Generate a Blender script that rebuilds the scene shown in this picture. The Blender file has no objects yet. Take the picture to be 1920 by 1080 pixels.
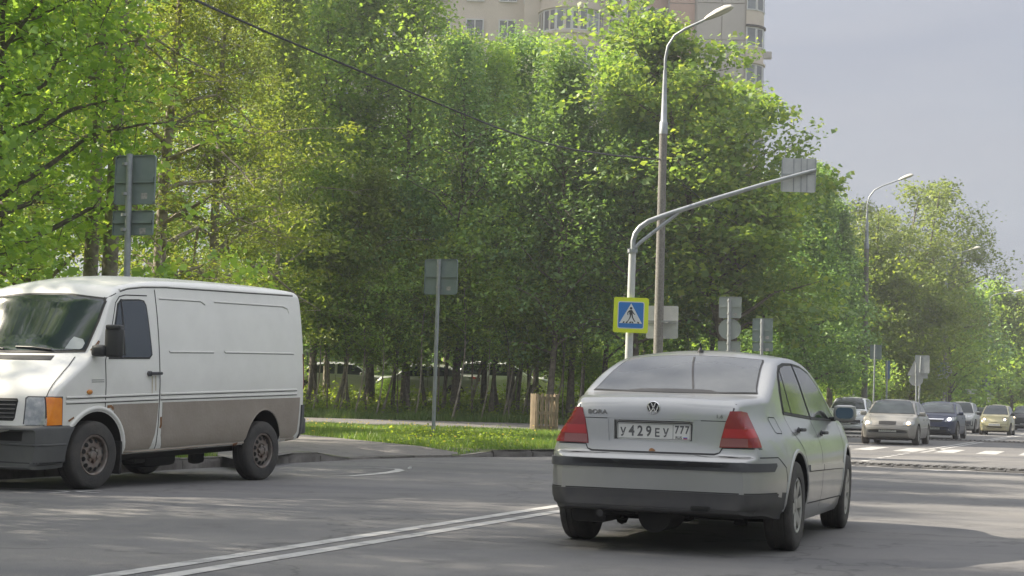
import bpy, bmesh, math, random
import numpy as np
from mathutils import Vector, Matrix, Euler
from mathutils.bvhtree import BVHTree
from math import sin, cos, pi, radians

scene = bpy.context.scene
COL = scene.collection

# ------------------------------------------------------------------ camera
F_PX, PITCH, ROLL, CAM_H = 3100.0, 0.068, 0.0278, 1.012
cam_d = bpy.data.cameras.new('camera')
cam_d.sensor_width = 36.0
cam_d.lens = 36.0 * F_PX / 1920.0
cam_d.clip_start = 0.1
cam_d.clip_end = 4000
cam = bpy.data.objects.new('camera', cam_d)
COL.objects.link(cam)
_cp, _sp, _cr, _sr = cos(PITCH), sin(PITCH), cos(ROLL), sin(ROLL)
_eu = Vector((0, -_sp, _cp)); _ex = Vector((1, 0, 0)); _fw = Vector((0, _cp, _sp))
_rt = _ex * _cr + _eu * _sr; _up = _eu * _cr - _ex * _sr
M = Matrix((( _rt.x, _up.x, -_fw.x), (_rt.y, _up.y, -_fw.y), (_rt.z, _up.z, -_fw.z))).to_4x4()
M.translation = Vector((0, 0, CAM_H))
cam.matrix_world = M
scene.camera = cam

# ------------------------------------------------------------------ sun and sky
SUN_AZ = radians(163)          # direction towards the sun, measured from +X
SUN_EL = radians(36)
to_sun = Vector((cos(SUN_AZ) * cos(SUN_EL), sin(SUN_AZ) * cos(SUN_EL), sin(SUN_EL)))
world = bpy.data.worlds.new('World'); scene.world = world
world.use_nodes = True
wn, wl = world.node_tree.nodes, world.node_tree.links
wn.clear()
w_out = wn.new('ShaderNodeOutputWorld'); w_bg = wn.new('ShaderNodeBackground')
w_sky = wn.new('ShaderNodeTexSky'); w_sky.sky_type = 'NISHITA'; w_sky.sun_disc = False
w_sky.sun_elevation = SUN_EL
w_sky.sun_rotation = radians(90) - SUN_AZ
w_sky.air_density = 1.2; w_sky.dust_density = 3.0; w_sky.ozone_density = 1.5
w_tc = wn.new('ShaderNodeTexCoord'); w_mp = wn.new('ShaderNodeMapping')
w_mp.inputs['Scale'].default_value = (1.0, 1.0, 4.0)
w_mp.inputs['Rotation'].default_value = (0.0, 0.35, 0.4)
w_no = wn.new('ShaderNodeTexNoise'); w_no.inputs['Scale'].default_value = 2.2
w_no.inputs['Detail'].default_value = 7; w_no.inputs['Roughness'].default_value = 0.55
w_cr = wn.new('ShaderNodeValToRGB')
w_cr.color_ramp.elements[0].position = 0.40; w_cr.color_ramp.elements[0].color = (0.88, 0.88, 0.88, 1)
w_cr.color_ramp.elements[1].position = 0.62; w_cr.color_ramp.elements[1].color = (1, 1, 1, 1)
w_mx = wn.new('ShaderNodeMix'); w_mx.data_type = 'RGBA'
w_sx = wn.new('ShaderNodeSeparateXYZ'); wl.new(w_tc.outputs['Generated'], w_sx.inputs[0])
w_mr = wn.new('ShaderNodeMapRange'); w_mr.inputs['From Min'].default_value = 0; w_mr.inputs['From Max'].default_value = 1
w_vm = wn.new('ShaderNodeMix'); w_vm.data_type = 'RGBA'
w_n2 = wn.new('ShaderNodeTexNoise'); w_n2.inputs['Scale'].default_value = 3.1; w_n2.inputs['Detail'].default_value = 6; w_n2.inputs['Distortion'].default_value = .6
wl.new(w_mp.outputs[0], w_n2.inputs['Vector'])
w_c2 = wn.new('ShaderNodeValToRGB'); w_c2.color_ramp.elements[0].position = .36; w_c2.color_ramp.elements[1].position = .64
w_c2.color_ramp.elements[0].color = (.68, .92, 1.42, 1); w_c2.color_ramp.elements[1].color = (1.10, 1.27, 1.65, 1)
wl.new(w_n2.outputs['Fac'], w_c2.inputs[0]); wl.new(w_c2.outputs[0], w_vm.inputs['A']); w_vm.inputs['B'].default_value = (9.2, 9.3, 9.8, 1)
w_mr.inputs['To Min'].default_value = 0.0; w_mr.inputs['To Max'].default_value = 1.0
w_pw = wn.new('ShaderNodeMath'); w_pw.operation = 'POWER'; w_pw.use_clamp = True; w_pw.inputs[1].default_value = 1.35
wl.new(w_sx.outputs['Z'], w_pw.inputs[0]); wl.new(w_pw.outputs[0], w_mr.inputs['Value']); wl.new(w_mr.outputs[0], w_vm.inputs['Factor'])
wl.new(w_vm.outputs['Result'], w_mx.inputs['B'])
wl.new(w_tc.outputs['Generated'], w_mp.inputs['Vector']); wl.new(w_mp.outputs[0], w_no.inputs['Vector'])
wl.new(w_no.outputs['Fac'], w_cr.inputs[0]); wl.new(w_cr.outputs[0], w_mx.inputs['Factor'])
wl.new(w_sky.outputs[0], w_mx.inputs['A']); wl.new(w_mx.outputs['Result'], w_bg.inputs['Color'])
w_bg.inputs['Strength'].default_value = 0.052
wl.new(w_bg.outputs[0], w_out.inputs['Surface'])
sun_d = bpy.data.lights.new('sun', 'SUN'); sun_d.energy = 3.7; sun_d.angle = radians(0.6)
sun_d.color = (1.0, 0.90, 0.74)
sun = bpy.data.objects.new('sun', sun_d); COL.objects.link(sun)
sun.rotation_euler = (-to_sun).to_track_quat('-Z', 'Y').to_euler()
sun.location = (0, 0, 40)
vs = scene.view_settings
vs.view_transform = 'Standard'; vs.look = 'None'; vs.gamma = 1.0; vs.use_curve_mapping = False
vs.exposure = 1.92
scene.render.engine = 'CYCLES'
scene.cycles.max_bounces = 8; scene.cycles.diffuse_bounces = 5; scene.cycles.glossy_bounces = 3
scene.cycles.transmission_bounces = 5; scene.cycles.transparent_max_bounces = 6
scene.cycles.caustics_reflective = False; scene.cycles.caustics_refractive = False

# ------------------------------------------------------------------ coordinate helpers
def ray(u, v):
    X = (u - 960) / F_PX; U = -(v - 540) / F_PX
    x = X * _cr - U * _sr; uu = X * _sr + U * _cr
    return Vector((x, _cp - uu * _sp, _sp + uu * _cp))
def at(u, v, Y):
    r = ray(u, v); r = r * (Y / r.y); return Vector((r.x, r.y, r.z + CAM_H))
def gnd(u, v, z=0.0):
    r = ray(u, v); r = r * ((z - CAM_H) / r.z); return Vector((r.x, r.y, z))
TH = radians(70.3)
RD = Vector((cos(TH), sin(TH), 0)); RP = Vector((sin(TH), -cos(TH), 0))
def rf(a, l, z=0.0):
    return Vector((RD.x * a + RP.x * l, RD.y * a + RP.y * l, z))
def to_rf(x, y):
    return RD.x * x + RD.y * y, RP.x * x + RP.y * y
def ss(a, b, x):
    t = min(1, max(0, (x - a) / (b - a))); return t * t * (3 - 2 * t)
def tz(x, y):
    a, l = to_rf(x, y)
    d = max(0.0, -l - 10)
    k = ss(2.5, 9, d)
    return 0.13 + k * (0.05 * ss(30, 48, y) + 0.08 * ss(47, 53, y) + 0.68 * ss(55.5, 63, y))

# ------------------------------------------------------------------ object helpers
def meta(o, label=None, cat=None, group=None, kind=None):
    if label: o['label'] = label
    if cat: o['category'] = cat
    if group: o['group'] = group
    if kind: o['kind'] = kind
    return o
def thing(name, label, cat, loc=(0, 0, 0), rz=0.0, group=None):
    o = bpy.data.objects.new(name, None); COL.objects.link(o)
    o.location = loc; o.rotation_euler = (0, 0, rz); o.empty_display_size = 0.3
    return meta(o, label, cat, group)
def link(name, me, parent=None, mats=None):
    o = bpy.data.objects.new(name, me); COL.objects.link(o)
    if parent: o.parent = parent
    for m in (mats or []): me.materials.append(m)
    return o
def copy_tree(o, parent=None):
    c = o.copy(); COL.objects.link(c); c.parent = parent
    for ch in list(o.children): copy_tree(ch, c)
    return c
def sharp(me, ang=35):
    n = len(me.polygons)
    if not n: return
    me.polygons.foreach_set('use_smooth', [True] * n)
    bm = bmesh.new(); bm.from_mesh(me); ca = radians(ang)
    for e in bm.edges:
        if len(e.link_faces) == 2:
            if e.calc_face_angle(0) > ca: e.smooth = False
    bm.to_mesh(me); bm.free()

class MB:
    """collects shapes into one mesh"""
    def __init__(s): s.v = []; s.f = []; s.m = []; s.cur = 0
    def add(s, vs, fs):
        b = len(s.v); s.v += [tuple(v) for v in vs]; s.f += [tuple(b + i for i in f) for f in fs]
        s.m += [s.cur] * len(fs); return s
    def box(s, c, d, mat=None, bev=0.0):
        x, y, z = d[0] / 2, d[1] / 2, d[2] / 2
        if bev > 0:
            b = min(bev, x * .9, y * .9, z * .9)
            bm = bmesh.new(); bmesh.ops.create_cube(bm, size=1)
            for v in bm.verts: v.co = Vector((v.co.x * d[0], v.co.y * d[1], v.co.z * d[2]))
            bmesh.ops.bevel(bm, geom=list(bm.edges), offset=b, segments=2, profile=0.6, affect='EDGES')
            vs_ = [v.co.copy() for v in bm.verts]; bm.verts.index_update()
            fs = [[v.index for v in f.verts] for f in bm.faces]; bm.free()
        else:
            vs_ = [Vector((i, j, k)) for i in (-x, x) for j in (-y, y) for k in (-z, z)]
            fs = [(0, 1, 3, 2), (4, 6, 7, 5), (0, 4, 5, 1), (2, 3, 7, 6), (0, 2, 6, 4), (1, 5, 7, 3)]
        if mat is not None: vs_ = [mat @ v for v in vs_]
        c = Vector(c)
        return s.add([v + c for v in vs_], fs)
    def tube(s, pts, rad, n=10, cap=True):
        pts = [Vector(p) for p in pts]
        if not hasattr(rad, '__len__'): rad = [rad] * len(pts)
        vs_ = []; up = None
        for i, p in enumerate(pts):
            if i == 0: t = pts[1] - p
            elif i == len(pts) - 1: t = p - pts[i - 1]
            else: t = pts[i + 1] - pts[i - 1]
            t.normalize()
            if up is None:
                up = Vector((0, 0, 1)) if abs(t.z) < .9 else Vector((1, 0, 0))
            a = t.cross(up)
            if a.length < 1e-4: up = Vector((1, 0, 0)) if abs(t.x) < .9 else Vector((0, 1, 0)); a = t.cross(up)
            a.normalize(); b = t.cross(a); up = -b if False else up
            for k in range(n):
                an = 2 * pi * k / n
                vs_.append(p + (a * cos(an) + b * sin(an)) * rad[i])
        fs = []
        for i in range(len(pts) - 1):
            for k in range(n):
                k2 = (k + 1) % n
                fs.append((i * n + k, i * n + k2, (i + 1) * n + k2, (i + 1) * n + k))
        if cap:
            fs.append(tuple(range(n))); fs.append(tuple((len(pts) - 1) * n + k for k in reversed(range(n))))
        return s.add(vs_, fs)
    def lathe(s, prof, n=24, axis='z', c=(0, 0, 0), closed=False, caps=True):
        vs_ = []; c = Vector(c)
        for r, h in prof:
            for k in range(n):
                an = 2 * pi * k / n
                if axis == 'z': q = Vector((r * cos(an), r * sin(an), h))
                elif axis == 'y': q = Vector((r * cos(an), h, r * sin(an)))
                else: q = Vector((h, r * cos(an), r * sin(an)))
                vs_.append(q + c)
        fs = []
        L = len(prof)
        for i in range(L if closed else L - 1):
            j = (i + 1) % L
            for k in range(n):
                k2 = (k + 1) % n
                fs.append((i * n + k, i * n + k2, j * n + k2, j * n + k))
        if not closed and caps:
            if prof[0][0] > 1e-6: fs.append(tuple(range(n)))
            if prof[-1][0] > 1e-6: fs.append(tuple((L - 1) * n + k for k in range(n)))
        return s.add(vs_, fs)
    def prism(s, poly, h0, h1, frame=None):
        """poly in 2D (a,b) extruded from h0 to h1 along third axis; frame maps (a,b,h)->xyz"""
        fr = frame or (lambda a, b, h: Vector((a, b, h)))
        n = len(poly)
        vs_ = [fr(a, b, h0) for a, b in poly] + [fr(a, b, h1) for a, b in poly]
        fs = [tuple(range(n)), tuple(reversed(range(n, 2 * n)))]
        fs += [(i, (i + 1) % n, n + (i + 1) % n, n + i) for i in range(n)]
        return s.add(vs_, fs)
    def quad(s, a, b, c, d): return s.add([a, b, c, d], [(0, 1, 2, 3)])
    def mesh(s, name, mats=(), smooth=None, fix=True):
        me = bpy.data.meshes.new(name); me.from_pydata(s.v, [], s.f)
        for m in mats: me.materials.append(m)
        if any(s.m): me.polygons.foreach_set('material_index', s.m)
        if fix:
            bm = bmesh.new(); bm.from_mesh(me); bmesh.ops.recalc_face_normals(bm, faces=bm.faces); bm.to_mesh(me); bm.free()
        if smooth: sharp(me, smooth)
        me.update(); return me
    def build(s, name, mat, parent=None, smooth=None, fix=True):
        mats = mat if isinstance(mat, (list, tuple)) else [mat]
        me = s.mesh(name, mats, smooth, fix)
        return link(name, me, parent)
def rrect(w, h_, r, n=4):
    pts = []
    for cx_, cy_, a0 in ((w / 2 - r, h_ / 2 - r, 0), (-w / 2 + r, h_ / 2 - r, pi / 2), (-w / 2 + r, -h_ / 2 + r, pi), (w / 2 - r, -h_ / 2 + r, 1.5 * pi)):
        for i in range(n + 1): pts.append((cx_ + r * cos(a0 + pi / 2 * i / n), cy_ + r * sin(a0 + pi / 2 * i / n)))
    return pts
XZ = lambda y0: (lambda a, b, h: Vector((a, y0 + h, b)))

# ------------------------------------------------------------------ materials
def mat(name, col, rough=.6, metal=0.0, spec=.5, coat=0.0, var=None, vscale=8, bump=0.0, bscale=60, emit=None, estr=0, detail=5, dirt=None, coords='Object', coat_r=.05, rand=0.0):
    m = bpy.data.materials.new(name); m.use_nodes = True
    n, l = m.node_tree.nodes, m.node_tree.links
    b = n['Principled BSDF']
    b.inputs['Base Color'].default_value = (*col, 1); b.inputs['Roughness'].default_value = rough
    b.inputs['Metallic'].default_value = metal; b.inputs['Specular IOR Level'].default_value = spec
    b.inputs['Coat Weight'].default_value = coat; b.inputs['Coat Roughness'].default_value = coat_r
    tc = n.new('ShaderNodeTexCoord')
    last = None
    if var is not None:
        no = n.new('ShaderNodeTexNoise'); no.inputs['Scale'].default_value = vscale; no.inputs['Detail'].default_value = detail
        no.inputs['Roughness'].default_value = .6
        l.new(tc.outputs[coords], no.inputs['Vector'])
        cr = n.new('ShaderNodeValToRGB'); cr.color_ramp.elements[0].position = .34; cr.color_ramp.elements[1].position = .66
        cr.color_ramp.elements[0].color = (*col, 1); cr.color_ramp.elements[1].color = (*var, 1)
        l.new(no.outputs['Fac'], cr.inputs[0]); last = cr.outputs[0]
    if dirt is not None:      # (colour, z0, z1, amount): grime that the thing carries near its lower edge
        dc, z0, z1, amt = dirt
        sx = n.new('ShaderNodeSeparateXYZ'); l.new(tc.outputs['Object'], sx.inputs[0])
        mr = n.new('ShaderNodeMapRange'); mr.inputs['From Min'].default_value = z1; mr.inputs['From Max'].default_value = z0
        mr.inputs['To Min'].default_value = .0; mr.inputs['To Max'].default_value = 1.0
        l.new(sx.outputs['Z'], mr.inputs['Value'])
        n2 = n.new('ShaderNodeTexNoise'); n2.inputs['Scale'].default_value = 5; n2.inputs['Detail'].default_value = 8; n2.inputs['Roughness'].default_value = .7
        l.new(tc.outputs['Object'], n2.inputs['Vector'])
        mu = n.new('ShaderNodeMath'); mu.operation = 'MULTIPLY'; l.new(mr.outputs[0], mu.inputs[0]); l.new(n2.outputs['Fac'], mu.inputs[1])
        m2 = n.new('ShaderNodeMath'); m2.operation = 'MULTIPLY_ADD'; m2.use_clamp = True; l.new(mu.outputs[0], m2.inputs[0]); m2.inputs[1].default_value = amt * 1.6
        m3 = n.new('ShaderNodeMath'); m3.operation = 'MULTIPLY'; l.new(n2.outputs['Fac'], m3.inputs[0]); m3.inputs[1].default_value = amt * .22
        l.new(m3.outputs[0], m2.inputs[2])
        mx = n.new('ShaderNodeMix'); mx.data_type = 'RGBA'; mx.inputs['B'].default_value = (*dc, 1)
        if last is not None: l.new(last, mx.inputs['A'])
        else: mx.inputs['A'].default_value = (*col, 1)
        l.new(m2.outputs[0], mx.inputs['Factor']); last = mx.outputs['Result']
        rr = n.new('ShaderNodeMapRange'); rr.inputs['To Min'].default_value = rough; rr.inputs['To Max'].default_value = .75
        l.new(m2.outputs[0], rr.inputs['Value']); l.new(rr.outputs[0], b.inputs['Roughness'])
        if coat > 0:
            rc = n.new('ShaderNodeMapRange'); rc.inputs['To Min'].default_value = coat; rc.inputs['To Max'].default_value = 0
            l.new(m2.outputs[0], rc.inputs['Value']); l.new(rc.outputs[0], b.inputs['Coat Weight'])
        if metal > 0:
            rm = n.new('ShaderNodeMapRange'); rm.inputs['To Min'].default_value = metal; rm.inputs['To Max'].default_value = 0
            l.new(m2.outputs[0], rm.inputs['Value']); l.new(rm.outputs[0], b.inputs['Metallic'])
    if rand > 0:
        oi = n.new('ShaderNodeObjectInfo')
        hs = n.new('ShaderNodeHueSaturation')
        mr = n.new('ShaderNodeMapRange'); mr.inputs['To Min'].default_value = 1 - rand; mr.inputs['To Max'].default_value = 1 + rand
        l.new(oi.outputs['Random'], mr.inputs['Value']); l.new(mr.outputs[0], hs.inputs['Value'])
        if last is not None: l.new(last, hs.inputs['Color'])
        else: hs.inputs['Color'].default_value = (*col, 1)
        last = hs.outputs[0]
    if last is not None: l.new(last, b.inputs['Base Color'])
    if bump > 0:
        nb = n.new('ShaderNodeTexNoise'); nb.inputs['Scale'].default_value = bscale; nb.inputs['Detail'].default_value = 4
        l.new(tc.outputs[coords], nb.inputs['Vector'])
        bp = n.new('ShaderNodeBump'); bp.inputs['Strength'].default_value = bump; bp.inputs['Distance'].default_value = .02
        l.new(nb.outputs['Fac'], bp.inputs['Height']); l.new(bp.outputs[0], b.inputs['Normal'])
    if emit is not None:
        b.inputs['Emission Color'].default_value = (*emit, 1); b.inputs['Emission Strength'].default_value = estr
    return m

DIRTC = (.19, .17, .14)
m_galv = mat('galvanised_steel', (.33, .35, .37), .5, .5, var=(.25, .27, .29), vscale=6, bump=.1)
m_signback = mat('grey_sign_back', (.16, .205, .205), .6, .1, var=(.20, .245, .24), vscale=3)
m_signback2 = mat('pale_sign_back', (.40, .41, .43), .5, .3, var=(.48, .49, .50), vscale=4)
m_white = mat('white_enamel', (.75, .75, .73), .45)
m_black = mat('black_plastic', (.025, .026, .028), .5)
m_conc = mat('concrete_pole', (.22, .212, .20), .9, var=(.13, .122, .115), vscale=22, bump=.4, bscale=90, detail=8)
m_bark = mat('bark', (.20, .17, .14), .95, var=(.09, .075, .062), vscale=9, bump=.8, bscale=25, detail=8)
m_bark2 = mat('pale_bark', (.34, .30, .24), .95, var=(.14, .12, .095), vscale=7, bump=.6, bscale=20, detail=8)
m_rubber = mat('tyre_rubber', (.035, .034, .034), .85, var=(.065, .06, .055), vscale=6, bump=.3, bscale=60)
m_under = mat('underbody', (.025, .024, .024), .9)
m_well = mat('wheel_well', (.012, .012, .012), .95)
m_chrome = mat('chrome', (.7, .7, .7), .15, 1.0)
m_plate = mat('plate_white', (.62, .62, .6), .4)
m_ink = mat('plate_ink', (.10, .10, .105), .6)
m_seam = mat('seam', (.03, .03, .032), .8)
m_glass = mat('tinted_glass', (.035, .04, .045), .08, 0.0, .9, dirt=((.2, .2, .2), 0, 3, .06))
m_rearglass = mat('dusty_tinted_glass', (.05, .056, .064), .15, 0.0, .30, var=(.085, .092, .10), vscale=1.6)
m_sideglass = mat('dark_side_glass', (.02, .022, .022), .06, 0.0, .35)
m_winframe = mat('window_rubber', (.015, .015, .016), .6)

def leafmat(name, c1, c2, c3, trans=.4):
    m = bpy.data.materials.new(name); m.use_nodes = True
    n, l = m.node_tree.nodes, m.node_tree.links; n.clear()
    out = n.new('ShaderNodeOutputMaterial')
    g = n.new('ShaderNodeNewGeometry')
    cr = n.new('ShaderNodeValToRGB'); e = cr.color_ramp.elements
    e[0].position = 0; e[0].color = (*c1, 1); e[1].position = 1; e[1].color = (*c3, 1)
    k = e.new(.6); k.color = (*c2, 1)
    l.new(g.outputs['Random Per Island'], cr.inputs[0])
    oi = n.new('ShaderNodeObjectInfo'); hs = n.new('ShaderNodeHueSaturation')
    mr = n.new('ShaderNodeMapRange'); mr.inputs['To Min'].default_value = .8; mr.inputs['To Max'].default_value = 1.2
    l.new(oi.outputs['Random'], mr.inputs['Value']); l.new(mr.outputs[0], hs.inputs['Value']); l.new(cr.outputs[0], hs.inputs['Color'])
    p = n.new('ShaderNodeBsdfPrincipled'); p.inputs['Roughness'].default_value = .5; p.inputs['Specular IOR Level'].default_value = .35
    l.new(hs.outputs[0], p.inputs['Base Color'])
    t = n.new('ShaderNodeBsdfTranslucent'); gm = n.new('ShaderNodeMix'); gm.data_type = 'RGBA'; gm.blend_type = 'MULTIPLY'
    gm.inputs['Factor'].default_value = 1; gm.inputs['B'].default_value = (1.75, 1.7, .7, 1)
    l.new(hs.outputs[0], gm.inputs['A']); l.new(gm.outputs['Result'], t.inputs['Color'])
    mx = n.new('ShaderNodeMixShader'); mx.inputs[0].default_value = trans
    l.new(p.outputs[0], mx.inputs[1]); l.new(t.outputs[0], mx.inputs[2]); l.new(mx.outputs[0], out.inputs['Surface'])
    return m
lf_mid = leafmat('leaf_mid_green', (0.188, 0.304, 0.093), (0.261, 0.394, 0.105), (0.396, 0.497, 0.121), .45)
lf_dark = leafmat('leaf_dark_green', (0.128, 0.233, 0.095), (0.188, 0.309, 0.108), (0.271, 0.407, 0.121), .35)
lf_yel = leafmat('leaf_yellow_green', (0.145, 0.212, 0.056), (0.188, 0.254, 0.062), (0.242, 0.303, 0.074), .5)
lf_maple = leafmat('leaf_maple', (0.121, 0.202, 0.067), (0.173, 0.260, 0.075), (0.276, 0.335, 0.084), .45)
lf_pale = leafmat('leaf_pale', (.16, .21, .085), (.19, .25, .10), (.23, .27, .12), .45)
lf_larch = leafmat('larch_needles', (0.146, 0.195, 0.064), (0.211, 0.260, 0.073), (0.276, 0.309, 0.080), .4)
lf_grass = leafmat('grass_blade', (.11, .19, .05), (.14, .225, .055), (.22, .26, .10), .35)
lf_weed = leafmat('weed_leaf', (.15, .23, .04), (.20, .27, .05), (.26, .31, .07), .5)
lf_blossom = leafmat('white_blossom', (.55, .55, .48), (.6, .6, .55), (.2, .25, .1), .3)
# ================================================================== SETTING
def asphalt(name, c1, c2, sp=1.0):
    m = bpy.data.materials.new(name); m.use_nodes = True
    n, l = m.node_tree.nodes, m.node_tree.links; b = n['Principled BSDF']
    tc = n.new('ShaderNodeTexCoord')
    big = n.new('ShaderNodeTexNoise'); big.inputs['Scale'].default_value = .35; big.inputs['Detail'].default_value = 9; big.inputs['Roughness'].default_value = .62
    l.new(tc.outputs['Object'], big.inputs['Vector'])
    cr = n.new('ShaderNodeValToRGB'); cr.color_ramp.elements[0].position = .3; cr.color_ramp.elements[1].position = .7
    cr.color_ramp.elements[0].color = (*c1, 1); cr.color_ramp.elements[1].color = (*c2, 1); l.new(big.outputs['Fac'], cr.inputs[0])
    fine = n.new('ShaderNodeTexNoise'); fine.inputs['Scale'].default_value = 130; fine.inputs['Detail'].default_value = 2
    l.new(tc.outputs['Object'], fine.inputs['Vector'])
    fr = n.new('ShaderNodeValToRGB'); fr.color_ramp.elements[0].position = .35; fr.color_ramp.elements[1].position = .75
    fr.color_ramp.elements[0].color = (.72, .72, .72, 1); fr.color_ramp.elements[1].color = (1.5, 1.48, 1.42, 1); l.new(fine.outputs['Fac'], fr.inputs[0])
    mx = n.new('ShaderNodeMix'); mx.data_type = 'RGBA'; mx.blend_type = 'MULTIPLY'; mx.inputs['Factor'].default_value = .8
    l.new(cr.outputs[0], mx.inputs['A']); l.new(fr.outputs[0], mx.inputs['B'])
    # worn wheel tracks and dust bands that run with the road
    mp = n.new('ShaderNodeMapping'); mp.inputs['Rotation'].default_value = (0, 0, -TH); mp.inputs['Scale'].default_value = (.012, .9, 1)
    l.new(tc.outputs['Object'], mp.inputs['Vector'])
    tr = n.new('ShaderNodeTexNoise'); tr.inputs['Scale'].default_value = 1.0; tr.inputs['Detail'].default_value = 4; l.new(mp.outputs[0], tr.inputs['Vector'])
    t2 = n.new('ShaderNodeValToRGB'); t2.color_ramp.elements[0].color = (.84, .84, .86, 1); t2.color_ramp.elements[1].color = (1.2, 1.17, 1.12, 1)
    t2.color_ramp.elements[0].position = .35; t2.color_ramp.elements[1].position = .65; l.new(tr.outputs['Fac'], t2.inputs[0])
    m2 = n.new('ShaderNodeMix'); m2.data_type = 'RGBA'; m2.blend_type = 'MULTIPLY'; m2.inputs['Factor'].default_value = .9
    l.new(mx.outputs['Result'], m2.inputs['A']); l.new(t2.outputs[0], m2.inputs['B'])
    # cracks
    vo = n.new('ShaderNodeTexVoronoi'); vo.feature = 'DISTANCE_TO_EDGE'; vo.inputs['Scale'].default_value = .33
    wv = n.new('ShaderNodeTexNoise'); wv.inputs['Scale'].default_value = 2.5; wv.inputs['Detail'].default_value = 5
    l.new(tc.outputs['Object'], wv.inputs['Vector'])
    vm = n.new('ShaderNodeVectorMath'); vm.operation = 'ADD'; l.new(tc.outputs['Object'], vm.inputs[0]); l.new(wv.outputs['Color'], vm.inputs[1])
    l.new(vm.outputs[0], vo.inputs['Vector'])
    c2_ = n.new('ShaderNodeValToRGB'); c2_.color_ramp.elements[0].position = .003; c2_.color_ramp.elements[1].position = .012
    c2_.color_ramp.elements[0].color = (.42, .42, .42, 1); c2_.color_ramp.elements[1].color = (1, 1, 1, 1); l.new(vo.outputs['Distance'], c2_.inputs[0])
    m3 = n.new('ShaderNodeMix'); m3.data_type = 'RGBA'; m3.blend_type = 'MULTIPLY'; m3.inputs['Factor'].default_value = .5
    l.new(m2.outputs['Result'], m3.inputs['A']); l.new(c2_.outputs[0], m3.inputs['B']); l.new(m3.outputs['Result'], b.inputs['Base Color'])
    # oil spots and repaired patches
    st = n.new('ShaderNodeTexNoise'); st.inputs['Scale'].default_value = 1.7; st.inputs['Detail'].default_value = 8; st.inputs['Roughness'].default_value = .7; l.new(tc.outputs['Object'], st.inputs['Vector'])
    sr = n.new('ShaderNodeValToRGB'); sr.color_ramp.elements[0].position = .30; sr.color_ramp.elements[0].color = (.66, .66, .67, 1); sr.color_ramp.elements[1].position = .46; sr.color_ramp.elements[1].color = (1, 1, 1, 1); l.new(st.outputs['Fac'], sr.inputs[0])
    m4 = n.new('ShaderNodeMix'); m4.data_type = 'RGBA'; m4.blend_type = 'MULTIPLY'; m4.inputs['Factor'].default_value = .8
    l.new(m3.outputs['Result'], m4.inputs['A']); l.new(sr.outputs[0], m4.inputs['B']); l.new(m4.outputs['Result'], b.inputs['Base Color'])
    b.inputs['Roughness'].default_value = .85; b.inputs['Specular IOR Level'].default_value = .35
    bp = n.new('ShaderNodeBump'); bp.inputs['Strength'].default_value = .5; bp.inputs['Distance'].default_value = .01
    l.new(fine.outputs['Fac'], bp.inputs['Height']); l.new(bp.outputs[0], b.inputs['Normal'])
    return m
m_road = asphalt('road_asphalt', (.112, .112, .116), (.155, .154, .157))
m_apron = asphalt('old_asphalt', (.12, .115, .115), (.165, .158, .155))
m_soil = mat('grassy_soil', (.045, .075, .02), .95, var=(.10, .10, .045), vscale=1.6, bump=.6, bscale=12, detail=9)
m_kerb = mat('kerb_concrete', (.22, .205, .19), .9, var=(.12, .11, .10), vscale=5, bump=.5, bscale=50, detail=9, rand=.15)
def paint_mark():
    m = bpy.data.materials.new('worn_road_paint'); m.use_nodes = True
    n, l = m.node_tree.nodes, m.node_tree.links; b = n['Principled BSDF']
    tc = n.new('ShaderNodeTexCoord'); no = n.new('ShaderNodeTexNoise'); no.inputs['Scale'].default_value = 3.5; no.inputs['Detail'].default_value = 10; no.inputs['Roughness'].default_value = .7
    l.new(tc.outputs['Object'], no.inputs['Vector'])
    cr = n.new('ShaderNodeValToRGB'); e = cr.color_ramp.elements
    e[0].position = .34; e[0].color = (.14, .137, .135, 1); e[1].position = .50; e[1].color = (.37, .365, .355, 1)
    l.new(no.outputs['Fac'], cr.inputs[0]); l.new(cr.outputs[0], b.inputs['Base Color']); b.inputs['Roughness'].default_value = .75
    return m
m_mark = paint_mark()

bpy.ops.object.select_all(action='DESELECT') if False else None
b = MB(); b.quad((-235, -100, -.03), (275, -100, -.03), (275, 430, -.03), (-235, 430, -.03))
meta(b.build('ground', m_soil), kind='structure')
b = MB(); b.quad(rf(-80, -14), rf(-80, 3.0), rf(420, 3.0), rf(420, -14))
road = b.build('road', m_road); meta(road, kind='structure')

# kerb line (along, lateral)
KL = [(-60, -11.3), (22.2, -11.3), (24.2, -11.25), (26, -10.95), (27.4, -10.45), (28.3, -9.95), (29.2, -9.6), (30.6, -9.4), (58, -9.3), (64, -11.6), (420, -11.6)]
def kerb_lat(a):
    for i in range(len(KL) - 1):
        if KL[i][0] <= a <= KL[i + 1][0]:
            t = (a - KL[i][0]) / (KL[i + 1][0] - KL[i][0]); return KL[i][1] + t * (KL[i + 1][1] - KL[i][1])
    return KL[0][1] if a < KL[0][0] else KL[-1][1]
_tz0 = tz
def tz(x, y):
    z = _tz0(x, y)
    a, l = to_rf(x, y)
    w = ss(22.9, 23.9, a) * (1 - ss(27.2, 28.0, a))
    d = kerb_lat(a) - l
    return z - w * .105 * (1 - ss(0.1, 1.6, d))

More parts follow.
